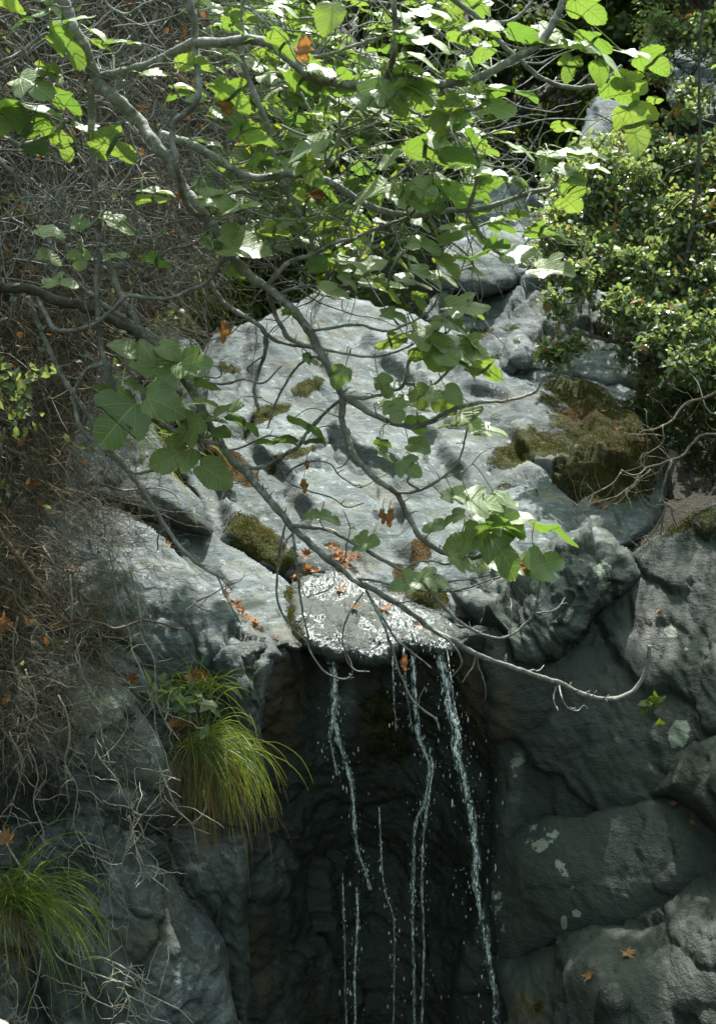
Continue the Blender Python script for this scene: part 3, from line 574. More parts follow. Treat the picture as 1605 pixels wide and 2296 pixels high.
rock('boulder', 'knobbly boulder with pale lichen to the right of the falls', [(1082, 1480), (1075, 1420), (1096, 1372), (1140, 1325), (1185, 1270), (1230, 1222), (1285, 1195), (1316, 1172), (1338, 1170), (1362, 1190), (1390, 1216), (1414, 1244), (1428, 1285), (1404, 1332), (1362, 1370), (1322, 1410), (1282, 1450), (1236, 1488), (1168, 1506), (1110, 1500)],
     [(1090, 1470, 7.30), (1100, 1375, 7.7), (1190, 1270, 8.0), (1330, 1175, 8.15), (1420, 1270, 7.8), (1360, 1370, 7.5), (1236, 1480, 7.28), (1150, 1500, 7.25), (1200, 1380, 7.3), (1310, 1280, 7.35), (1350, 1240, 7.55)],
     roll=40, depth=0.35, amp=0.12, thick=0.9, key='knob', step=4, group=RB, seed=18.0, fine=2.0, base={'dark': 0.5}, marks=[('pale', 1365, 1290, 42, 80, -15, 0.62), ('pale', 1260, 1370, 50, 60, 0, 0.38), ('dark', 1130, 1380, 60, 40, -30, 0.9), ('rust', 1095, 1450, 24, 60, 0, 0.9), ('dark', 1320, 1200, 30, 20, 0, -0.5), ('dark', 1240, 1450, 60, 30, -35, 0.8)])
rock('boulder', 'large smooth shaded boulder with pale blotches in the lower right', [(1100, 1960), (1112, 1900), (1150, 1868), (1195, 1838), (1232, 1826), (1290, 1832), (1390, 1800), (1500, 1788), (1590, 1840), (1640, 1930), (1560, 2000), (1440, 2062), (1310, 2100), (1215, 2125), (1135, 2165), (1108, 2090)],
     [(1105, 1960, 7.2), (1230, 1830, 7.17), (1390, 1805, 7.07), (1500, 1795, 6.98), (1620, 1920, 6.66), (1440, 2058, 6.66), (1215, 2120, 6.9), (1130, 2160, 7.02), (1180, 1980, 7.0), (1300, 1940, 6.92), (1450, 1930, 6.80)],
     roll=70, depth=0.09, amp=0.05, thick=0.9, key='bigright', step=5, group=RB, seed=19.0, facet=0.5, det=0.65, base={'dark': 0.95, 'wet': 0.32}, marks=[('pale', 1215, 1880, 60, 50, -20, 0.48), ('pale', 1120, 2040, 18, 110, -8, 0.46), ('pale', 1265, 1960, 16, 60, -25, 0.5), ('pale', 1262, 2070, 10, 22, 0, 0.9), ('pale', 1290, 2050, 12, 12, 0, 0.9), ('dark', 1210, 2000, 60, 60, 0, 0.85), ('dark', 1380, 1980, 150, 50, -20, 0.7)])  # base wet and dark tones stand in for shade on this boulder
rock('boulder', 'grey rock at the right edge under the pale lichen patch', [(1440, 1790), (1490, 1730), (1512, 1680), (1560, 1648), (1620, 1620), (1720, 1600), (1720, 1950), (1640, 1940), (1590, 1850), (1510, 1795)],
     [(1460, 1785, 7.0), (1512, 1690, 7.05), (1620, 1630, 6.95), (1710, 1700, 6.5), (1640, 1920, 6.45), (1540, 1780, 6.8), (1600, 1740, 6.6)], roll=50, depth=0.15, amp=0.06, thick=0.8, key='edgerock', facet=0.65, det=0.65, group=RB, seed=20.0, base={'dark': 0.88, 'wet': 0.1}, marks=[('pale', 1590, 1680, 30, 20, -20, 0.4), ('dark', 1500, 1790, 60, 20, 20, 0.9)])  # base dark and wet tones paint shade into the edge rock
rock('boulder', 'broad sloping rock along the bottom right with two fallen leaves', [(1100, 2160), (1135, 2120), (1220, 2090), (1310, 2062), (1440, 2022), (1550, 1960), (1640, 1905), (1720, 1880), (2100, 1850), (2100, 2420), (1120, 2420), (1135, 2290)],
     [(1115, 2190, 7.0), (1220, 2132, 6.92), (1440, 2070, 6.70), (1640, 1950, 6.58), (1700, 1930, 6.45), (1300, 2150, 6.45), (1200, 2200, 6.7), (1450, 2150, 6.3), (1600, 2100, 6.1), (1280, 2300, 6.3), (1500, 2300, 5.95), (1700, 2400, 5.6), (1250, 2400, 6.25), (2080, 1880, 6.0), (2080, 2400, 5.0)],
     roll=34, depth=0.06, amp=0.06, thick=0.8, key='lowright', facet=0.65, det=0.65, step=5, group=RB, seed=21.0, base={'dark': 0.95, 'wet': 0.28}, marks=[('dark', 1240, 2210, 90, 50, 10, 0.8), ('pale', 1200, 2130, 90, 12, -14, 0.4), ('wet', 1240, 2270, 40, 50, 0, 0.9), ('dark', 1250, 2270, 30, 40, 0, -0.5), ('rust', 1180, 2260, 40, 60, 0, 0.7), ('moss', 1200, 2250, 20, 20, 0, 0.5)])  # base wet and dark tones put shade into the rock colour
rock('boulder', 'small wet dark boulder on the sloping rock at the bottom right', [(1322, 2300), (1330, 2235), (1350, 2202), (1380, 2192), (1408, 2215), (1424, 2270), (1430, 2340), (1400, 2400), (1340, 2400)],
     [(1325, 2290, 6.2), (1378, 2198, 6.2), (1424, 2280, 6.1), (1375, 2250, 5.98), (1380, 2380, 5.9)], roll=34, depth=0.14, amp=0.03, thick=0.5, key='wetknob', facet=0.0, step=4, group=RB, seed=22.0, base={'dark': 0.8, 'wet': 0.9})
rock('stone', 'pale blurred stone close by in the bottom left corner', [(-60, 2300), (-20, 2283), (8, 2285), (24, 2296), (30, 2330), (10, 2360), (-50, 2360)],
     [(-50, 2300, 3.6), (10, 2290, 3.6), (20, 2340, 3.5), (-20, 2330, 3.45)], roll=20, depth=0.05, amp=0.01, thick=0.2, step=4, wob=2, cat='stone', seed=23.0, base={'pale': 1.0})
# ------------------------------------------------------------------ fig tree
def fig_Y(x, y):
    return 5.0 + 0.55 * np.clip(y / 1300.0, -0.2, 1.3) + 0.25 * math.sin(x * 0.004 + 1.0)
# each branch: radius in picture units at start and end, distance offset, points
BR = [
 (24, 9, 0.0, [(-260, -520), (-60, -330), (80, -120), (140, 0), (160, 55), (185, 105), (207, 155), (228, 192), (265, 225), (300, 260), (325, 290), (350, 325), (375, 355), (395, 385), (410, 420), (430, 445), (455, 475), (480, 510), (500, 538), (520, 575), (565, 624), (605, 649), (645, 684), (685, 729), (710, 775), (735, 820), (755, 864), (772, 893)]),
 (9, 6, 0.0, [(768, 885), (768, 915), (767, 945), (780, 985), (797, 1025), (830, 1063), (862, 1088), (892, 1108), (910, 1145), (927, 1178), (952, 1213), (997, 1241), (1042, 1250), (1080, 1246), (1098, 1234)]),
 (9, 3.2, -0.03, [(768, 885), (802, 909), (852, 937), (907, 955), (952, 951), (1002, 925), (1062, 904), (1122, 901), (1172, 889), (1202, 874), (1220, 841)]),
 (13, 9, -0.05, [(222, 172), (265, 165), (330, 148), (395, 117), (435, 97), (500, 95), (560, 90), (610, 100), (640, 125), (675, 155), (715, 180), (750, 185), (802, 190), (852, 182), (897, 177), (972, 186), (1027, 185), (1062, 178), (1102, 160), (1152, 130), (1197, 107), (1232, 65), (1262, 0), (1275, -60)]),
 (9, 8, -0.1, [(434, 100), (438, 55), (425, 0), (405, -60)]),
 (8, 6, -0.1, [(862, 181), (877, 145), (887, 90), (885, 30), (878, -50)]),
 (9.5, 7, 0.05, [(206, 180), (205, 250), (206, 320), (212, 390), (217, 450), (222, 520), (228, 560), (245, 590), (270, 659), (300, 709), (325, 749), (368, 789), (398, 829), (425, 869)]),
 (7, 6, 0.0, [(228, 565), (217, 624), (220, 699), (226, 774), (243, 829), (265, 884), (300, 914), (340, 939), (385, 964), (450, 988), (495, 996)]),
 (11, 5, 0.1, [(350, 784), (400, 835), (440, 890), (470, 950), (495, 994), (525, 1034), (565, 1074), (600, 1116), (630, 1150), (655, 1183), (700, 1223), (750, 1263), (800, 1303), (852, 1330), (912, 1368), (967, 1408), (1017, 1438), (1072, 1468), (1127, 1490), (1197, 1515), (1252, 1530), (1287, 1548), (1332, 1564), (1377, 1566), (1412, 1554), (1437, 1525), (1452, 1488), (1455, 1448)]),
 (16, 11, 0.15, [(-420, 560), (-200, 620), (-60, 640), (0, 643), (80, 651), (125, 674), (175, 684), (225, 704), (275, 729), (310, 749), (350, 784)]),
 (6, 5, 0.05, [(62, 665), (78, 705), (100, 759), (135, 834), (165, 884), (200, 934), (225, 984), (260, 1022), (285, 1056), (310, 1086), (340, 1129), (375, 1186), (410, 1233), (450, 1268), (500, 1296)]),
 (2.6, 1.8, 0.05, [(488, 1292), (500, 1320), (512, 1346), (525, 1372), (542, 1400)]),
 (6, 3.5, 0.0, [(235, 815), (195, 830), (172, 870), (166, 905), (185, 964), (225, 999), (260, 1034), (300, 1059), (350, 1053), (396, 1048)]),
 (11, 6, 0.05, [(362, 303), (425, 322), (475, 350), (525, 380), (572, 400), (650, 390), (720, 400), (760, 420), (800, 446), (852, 472), (927, 482), (1002, 472), (1052, 470), (1102, 462), (1152, 445), (1192, 430), (1237, 420), (1252, 375)]),
 (5, 4, 0.03, [(1050, 470), (1062, 430), (1068, 405), (1072, 360), (1057, 323)]),
 (5.5, 4, 0.03, [(1045, 470), (1067, 510), (1092, 547), (1125, 572), (1160, 585)]),
 (4.5, 3, 0.03, [(1160, 442), (1180, 412), (1197, 392), (1207, 350)]),
 (9, 7, -0.2, [(436, 98), (444, 150), (445, 210), (430, 240), (395, 272), (386, 300), (393, 350), (402, 400), (415, 450), (440, 482), (466, 492)]),
 (8, 6, 0.45, [(530, 70), (540, 115), (552, 165), (577, 228), (597, 272), (612, 340), (637, 412), (665, 465), (690, 515), (705, 560)]),
 (5, 3, 0.05, [(705, 575), (770, 548), (802, 530), (852, 510), (912, 487), (947, 450), (967, 400), (977, 362)]),
 (7, 4, 0.05, [(600, 640), (645, 590), (700, 572), (750, 545), (802, 533)]),
 (6, 3.5, 0.0, [(765, 885), (810, 893), (852, 884), (897, 869), (912, 844), (917, 809), (967, 774), (1000, 745)]),
 (4.5, 3, 0.0, [(908, 858), (962, 866), (1002, 835), (1037, 801)]),
 (4.5, 2.5, 0.0, [(875, 1100), (905, 1105), (942, 1099), (987, 1074), (1027, 1034), (1042, 984), (1046, 965)]),
 (4, 2, 0.0, [(942, 1099), (915, 1080), (925, 1060), (938, 1040)]),
 (6, 5, 0.08, [(600, 655), (612, 690), (625, 722), (650, 759), (700, 779), (716, 782)]),
 (7, 4, 0.12, [(470, 630), (490, 664), (515, 689), (565, 719), (593, 745), (596, 784), (583, 824), (570, 874), (580, 919)]),
 (5, 4, 0.12, [(585, 738), (620, 764), (665, 775), (702, 779)]),
 (6, 4.5, -0.05, [(80, 655), (105, 709), (127, 739), (175, 740), (215, 724), (255, 694), (285, 664), (330, 669), (390, 667), (430, 649), (465, 634), (485, 604), (500, 574)]),
 (6, 4, 0.1, [(522, 1034), (562, 1049), (600, 1044), (640, 1019), (670, 999), (690, 970), (712, 944), (735, 920), (762, 898)]),
 (3, 1.6, 0.1, [(588, 1000), (615, 1035), (635, 1059), (645, 1079), (685, 1099), (740, 1114), (778, 1137), (815, 1128)]),
 (2.6, 1.5, 0.1, [(640, 1065), (665, 1046), (700, 1034), (740, 1040), (763, 1068), (802, 1092), (818, 1090)]),
 (3.2, 2, 0.1, [(512, 1010), (550, 1000), (600, 978), (640, 985)]),
 (5.5, 3, 0.0, [(648, 1177), (690, 1182), (740, 1189), (800, 1223), (862, 1257), (902, 1280), (937, 1298), (967, 1328), (992, 1358), (1022, 1388), (1052, 1408), (1085, 1424), (1122, 1431), (1157, 1416), (1192, 1380), (1207, 1334), (1212, 1290)]),
 (2.4, 1.6, 0.0, [(1190, 1376), (1217, 1373), (1242, 1368), (1256, 1356), (1266, 1340)]),
 (3.8, 2, 0.02, [(790, 1296), (850, 1304), (917, 1321), (977, 1327), (1037, 1322), (1082, 1306), (1122, 1293)]),
 (2.6, 1.5, 0.02, [(985, 1326), (1002, 1305), (1052, 1299), (1102, 1289)]),
 (3, 2, 0.0, [(905, 1280), (930, 1262), (965, 1258), (1000, 1265), (1030, 1262), (1062, 1254)]),
 (3.8, 2.4, -0.05, [(820, 1322), (836, 1352), (852, 1383), (866, 1418), (878, 1448), (890, 1490), (898, 1515), (922, 1568), (947, 1592), (976, 1612), (985, 1638)]),
 (3, 1.8, -0.05, [(832, 1345), (847, 1366), (868, 1402), (887, 1433), (910, 1452), (930, 1468), (967, 1498)]),
 (3, 1.8, 0.0, [(960, 1405), (985, 1420), (1017, 1448), (1034, 1480), (1028, 1500), (1012, 1518)]),
 (2.4, 1.4, 0.0, [(1253, 1532), (1257, 1558), (1267, 1582), (1292, 1594), (1308, 1582), (1316, 1590)]),
 (3, 2, 0.06, [(640, 1175), (633, 1205), (626, 1240), (620, 1323), (630, 1368), (655, 1408), (686, 1438), (700, 1468), (725, 1503), (752, 1518), (775, 1523), (790, 1512)]),
 (2.6, 1.6, 0.0, [(815, 1328), (800, 1348), (777, 1388), (768, 1428), (775, 1473), (795, 1502), (828, 1506)]),
 (3.6, 2.6, 0.06, [(655, 1185), (664, 1260), (672, 1330), (682, 1385), (692, 1430)]),
 (2, 1.2, 0.06, [(690, 1338), (730, 1325), (748, 1310), (750, 1285)]),
 (7, 5, 0.5, [(985, -30), (1017, 0), (1067, 36), (1102, 75), (1142, 115), (1172, 140), (1202, 168), (1252, 191), (1302, 197), (1347, 186), (1377, 162), (1392, 148)]),
 (5, 3.5, 0.5, [(1085, 48), (1132, 50), (1167, 32), (1192, 0), (1200, -40)]),
 (4, 2.5, 0.5, [(1332, 197), (1367, 219), (1390, 225), (1417, 225)]),
 (3, 2, 0.5, [(1172, 140), (1212, 141), (1242, 126)]),
 (8, 5, 0.3, [(-300, -120), (-60, 15), (0, 47), (40, 85), (80, 120), (88, 150)]),
 (13, 5, 0.1, [(-360, 250), (-120, 295), (0, 308), (45, 326), (95, 312), (130, 290), (150, 268)]),
 (7, 7, 0.35, [(-300, 60), (-120, 230), (0, 357), (40, 415), (75, 480), (110, 540), (130, 604), (200, 656), (240, 690), (350, 756), (435, 810)]),
 (4.5, 3, 0.2, [(-60, 165), (0, 140), (50, 115), (105, 75), (130, 105), (160, 135), (195, 165)]),
 (3.6, 3, 0.15, [(285, 275), (292, 305), (305, 335), (325, 362), (350, 389)]),
 (3.6, 2, 0.1, [(256, 125), (257, 160), (268, 188), (265, 212)]),
 (4.5, 3, 0.1, [(110, 640), (150, 575), (185, 555), (240, 550), (300, 545)]),
 (5, 3, 0.3, [(900, 40), (870, 75), (800, 100), (740, 120), (660, 135)]),
 (4, 3, 0.35, [(560, 92), (540, 40), (555, -20)]),
 (5, 3.5, 0.4, [(650, 130), (600, 60), (560, 20), (500, 10)]),
 (5, 3, 0.55, [(370, 350), (330, 330), (290, 280), (270, 262)]),
 (4, 2.5, 0.2, [(455, 470), (500, 440), (560, 425), (615, 430), (655, 470), (702, 500), (760, 505)]),
 (4, 2.4, 0.25, [(680, 500), (690, 440), (720, 400), (745, 340), (760, 300), (760, 200)]),
 (4, 2.2, 0.35, [(480, 505), (440, 545), (380, 560), (330, 600), (300, 640)]),
 (4, 2.4, 0.1, [(735, 815), (700, 800), (660, 830), (620, 900), (600, 960)]),
 (3.5, 2, 0.1, [(400, 830), (440, 850), (500, 862), (545, 850), (590, 858), (632, 820)]),
 (4, 2.4, 0.0, [(700, 742), (745, 735), (800, 728), (860, 742), (905, 730), (960, 700), (985, 660)]),
 (4, 2.2, 0.0, [(715, 782), (770, 792), (830, 800), (880, 792), (930, 770)]),
 (3.6, 2.2, 0.05, [(620, 660), (680, 640), (730, 645), (790, 640), (850, 650)]),
 (4, 2.4, 0.15, [(910, 560), (880, 600), (870, 650), (900, 680)]),
 (4, 2.4, 0.2, [(800, 446), (860, 420), (900, 385), (930, 350), (960, 330)]),
 (4, 2.4, 0.3, [(620, 345), (680, 330), (740, 300), (800, 280), (850, 250), (880, 215)]),
 (4, 2.2, 0.3, [(880, 185), (900, 230), (950, 260), (1000, 245), (1030, 235)]),
 (5, 3.5, -0.05, [(985, 186), (1000, 220), (1040, 245), (1075, 240), (1095, 225)]),
]
root = empty('fig_tree'); tag(root, 'wild fig tree with bare grey limbs reaching across the stream and broad green leaves', 'tree')
PXY = []; JOIN = {17, 20, 25, 27}
branches = []; SEGP = []; SEGB = []; SEGT = []
for bi, (r0, r1, dY, pts) in enumerate(BR):
    sp = smooth_line(pts, 8)
    s = np.concatenate([[0], np.cumsum(np.linalg.norm(np.diff(sp, axis=0), axis=1))]); L = s[-1]; s /= L
    f = np.array([fig_Y(x, y) for x, y in sp]) + dY
    for (end, w_) in ((0, 1 - sstep(0, 0.3, s)), (-1, sstep(0.7, 1, s))):      # meet the limb it grows from
        if bi and len(PXY) and 0 < sp[end, 0] < 1605 and (end == 0 or bi in JOIN):
            Q = np.vstack(PXY); dd = np.hypot(Q[:, 0] - sp[end, 0], Q[:, 1] - sp[end, 1]); kk = np.argmin(dd)
            if dd[kk] < 16: f = f + (Q[kk, 2] - f[end]) * w_
    f += 0.10 * fbm(np.stack([s * L / 160, s * 0 + bi * 7.1, s * 0], -1), 2) * np.sin(np.pi * np.clip(s, 0.0, 1)) 
    # small crooks at the leaf scars
    k = np.stack([s * L / 26, s * 0 + bi * 3.7, s * 0], -1)
    amp = min(3.2, 0.45 * (r0 + r1) * 0.5 + 0.5) * np.sin(np.pi * s) ** 0.5
    sp = sp + np.stack([fbm(k, 2), fbm(k + 31, 2)], -1) * amp[:, None]
    p = at(sp[:, 0], sp[:, 1], f)
    PXY.append(np.stack([sp[:, 0], sp[:, 1], f], -1))
    rad = (r0 + (r1 - r0) * s ** 0.9) / FPX * f * 0.90
    node = 1 + (0.20 if r0 < 7 else 0.11) * np.clip(perlin(np.stack([s * L / 15, s * 0 + bi * 5.3, s * 0], -1)) * 2, -0.35, 1)
    b = Batch(); v, fs = tube(p, rad * node, 9 if r0 > 5 else 7, bump=0.20, seed=bi); b.add(v, fs)
    # short spurs and leaf scars
    for q in range(int(L / 55)):
        i = rng.integers(2, len(p) - 1); dd = rng.normal(size=3); dd[2] = abs(dd[2]) * 0.6
        ln = rng.uniform(0.008, 0.035); pp = walk(p[i], dd, ln + rad[i], 3, 0.2)
        v, fs = tube(pp, np.linspace(max(0.0022, rad[i] * 0.35), 0.0016, 4), 5); b.add(v, fs)
    # side twigs that curl upward
    for q in range(int(L / 170) if r0 < 14 else int(L / 300)):
        i = rng.integers(3, len(p) - 1); tdir = p[min(i + 1, len(p) - 1)] - p[i - 1]; tdir /= np.linalg.norm(tdir)
        dd = rng.normal(size=3) * 0.8 + tdir * 0.7; pp = walk(p[i], dd, rng.uniform(0.07, 0.26), 10, 0.22, -0.10)
        v, fs = tube(pp, np.linspace(min(0.0042, rad[i] * 0.6), 0.0019, len(pp)), 6, bump=0.2); b.add(v, fs)
        SEGP.append(pp[4:]); SEGB.append(np.full(len(pp) - 4, bi))
    o = b.build('trunk' if bi == 0 else 'branch', M['bark'] if bi not in (9, 50) else M['darkbark'], root)
    branches.append(o); SEGP.append(p); SEGB.append(np.full(len(p), bi))
SEGP = np.vstack(SEGP); SEGB = np.concatenate(SEGB)

# thin criss-crossing twigs behind the limbs in the upper part of the crown
tw = Batch()
for k in range(560):
    x = rng.uniform(-60, 1060); y = rng.uniform(-60, 640)
    if x > 700 and y > 520: continue
    p0 = at(x, y, rng.uniform(5.3, 6.9)); dd = np.array([rng.normal(0.35, 0.6), rng.normal(0, 0.35), rng.normal(-0.25, 0.5)])
    pp = smooth_line(walk(p0, dd, rng.uniform(0.25, 0.85), 9, 0.27, -0.04), 3); r = rng.uniform(0.0022, 0.0055)
    v, fs = tube(pp, np.linspace(r, r * 0.4, len(pp)), 6, bump=0.2, seed=k); tw.add(v, fs)
    for q in range(2):
        i = rng.integers(5, len(pp) - 3); p2 = walk(pp[i], rng.normal(size=3), rng.uniform(0.1, 0.3), 8, 0.3, -0.06); v, fs = tube(p2, np.linspace(r * 0.55, r * 0.25, len(p2)), 5); tw.add(v, fs)
    if k % 2: SEGP = np.vstack([SEGP, pp[6:]]); SEGB = np.concatenate([SEGB, np.full(len(pp) - 6, -1)])
twigs = tw.build('twig', M['bark'], root)

# leaf blades
def half(pts): return smooth_line(pts, 4)
LV = [
 [(0, 0), (.10, -.07), (.24, -.07), (.36, .03), (.45, .2), (.50, .38), (.45, .5), (.31, .47), (.28, .53), (.33, .66), (.31, .8), (.18, .94), (0, 1.0)],
 [(0, 0), (.12, -.08), (.28, -.06), (.42, .08), (.48, .28), (.47, .48), (.39, .68), (.25, .86), (.1, .97), (0, 1.0)],
 [(0, 0), (.10, -.10), (.27, -.11), (.38, -.01), (.37, .10), (.34, .16), (.45, .22), (.56, .40), (.52, .53), (.40, .52), (.25, .42), (.30, .58), (.32, .74), (.23, .9), (.08, .99), (0, 1.0)],
 [(0, 0), (.10, -.08), (.25, -.08), (.40, .04), (.50, .2), (.56, .42), (.50, .52), (.36, .46), (.24, .40), (.28, .55), (.31, .72), (.22, .9), (.08, .99), (0, 1.0)],
]
TPL = []
for hv in LV:
    hp = half(hv); seg = np.concatenate([[0], np.cumsum(np.linalg.norm(np.diff(hp, axis=0), axis=1))])
    q = np.linspace(0, seg[-1], 27); hp = np.stack([np.interp(q, seg, hp[:, 0]), np.interp(q, seg, hp[:, 1])], -1)
    crn = 1 + 0.022 * np.sin(np.arange(27) * math.pi)[:, None]
    hp = np.array([0, .4]) + (hp - np.array([0, .4])) * (1 + 0.022 * np.where(np.arange(27) % 2, 1, -1)[:, None] * (np.arange(27) > 1)[:, None] * (np.arange(27) < 26)[:, None])
    full = np.vstack([hp, (hp * [-1, 1])[-2:0:-1]])
    spine = np.stack([np.zeros(len(full)), np.clip(full[:, 1] * 0.85 + 0.05, 0.02, 0.93)], -1)
    rings = [spine, spine + (full - spine) * 0.33, spine + (full - spine) * 0.68, full]
    v = np.vstack(rings); n = len(full); i = np.arange(n); j = (i + 1) % n
    f = np.vstack([np.stack([r * n + i, r * n + j, (r + 1) * n + j, (r + 1) * n + i], -1) for r in range(3)])
    TPL.append((v, f[:, ::-1] if False else f, np.repeat([0, .33, .68, 1.0], n)))

FOL = {}
def fig_leaf(x, y, length, ang, tilt, roll=None, Y=None, kind=None, pet=True, yellow=None, C=None):
    if Y is None: Y = fig_Y(x, y) - 0.06 + rng.uniform(-0.08, 0.08)
    c = at(x, y, Y) if C is None else C; t = R(tilt * (0.52 if tilt < 0 else (0.78 if tilt < 60 else 0.9))); roll = rng.normal(0, 0.25) if roll is None else roll
    n = np.array([roll, -math.sin(t), math.cos(t)]); n /= np.linalg.norm(n)
    vi = np.array([math.cos(R(ang)), 0, -math.sin(R(ang))]); m = vi - n * (n @ vi)
    if np.linalg.norm(m) < 0.25: m = m + np.array([0, -0.5, 0]) - n * (n @ np.array([0, -0.5, 0]))
    m /= np.linalg.norm(m); r = np.cross(m, n)
    L = length / FPX * (Y if C is None else 5.3) * rng.uniform(0.85, 1.05) * 0.92
    v, f, e = TPL[rng.choice(4, p=[.34, .16, .25, .25]) if kind is None else kind]
    u = v.copy(); wd = rng.uniform(0.95, 1.12); fold = rng.uniform(0.05, 0.5); dr = rng.uniform(0.0, 0.55); ph = rng.uniform(0, 6)
    th = np.arctan2(u[:, 0], u[:, 1] - .4)
    z = fold * np.abs(u[:, 0]) ** 1.25 - dr * np.clip(u[:, 1], 0, 2) ** 2 + e ** 2 * (0.035 * np.sin(th * 3 + ph) + 0.03 * np.sin(th * 5 + 2 * ph)) + 0.10 * rng.normal() * u[:, 0] * u[:, 1]
    z -= 0.15 * e * np.abs(u[:, 0]) ** 2
    skew = 0.08 * rng.normal()
    loc = np.stack([u[:, 0] * wd + skew * u[:, 1] ** 2, u[:, 1] - .45, z - z.mean()], -1) * L
    P = c + loc[:, :1] * r + loc[:, 1:2] * m + loc[:, 2:] * n
    base = P[0]
    k = np.argmin(((SEGP - base) ** 2).sum(1) + 0.0); bi = SEGB[k]; dist = np.linalg.norm(SEGP[k] - base)
    B = FOL.setdefault(int(bi), Batch())
    B.add(P, f, uv=v, rnd=rng.uniform(), edge=e, yellow=(rng.uniform() < 0.45) * 1.0 if yellow is None else yellow)
    if pet and dist < 0.45:
        a = SEGP[k]; mid = (a + base) / 2 + np.array([0, 0, 0.03]) - m * 0.02
        pp = smooth_line([a, mid, base], 5); rr = np.linspace(0.0026, 0.0016, len(pp))
    else:
        pp = smooth_line([base - m * 0.05 + np.array([0, 0, 0.01]), base - m * 0.02, base], 3); rr = 0.0017
    vv, fs = tube(pp, rr, 5); B.add(vv, fs, uv=np.zeros((len(vv), 2)), mi=1, rnd=rng.uniform(), edge=0, yellow=0)

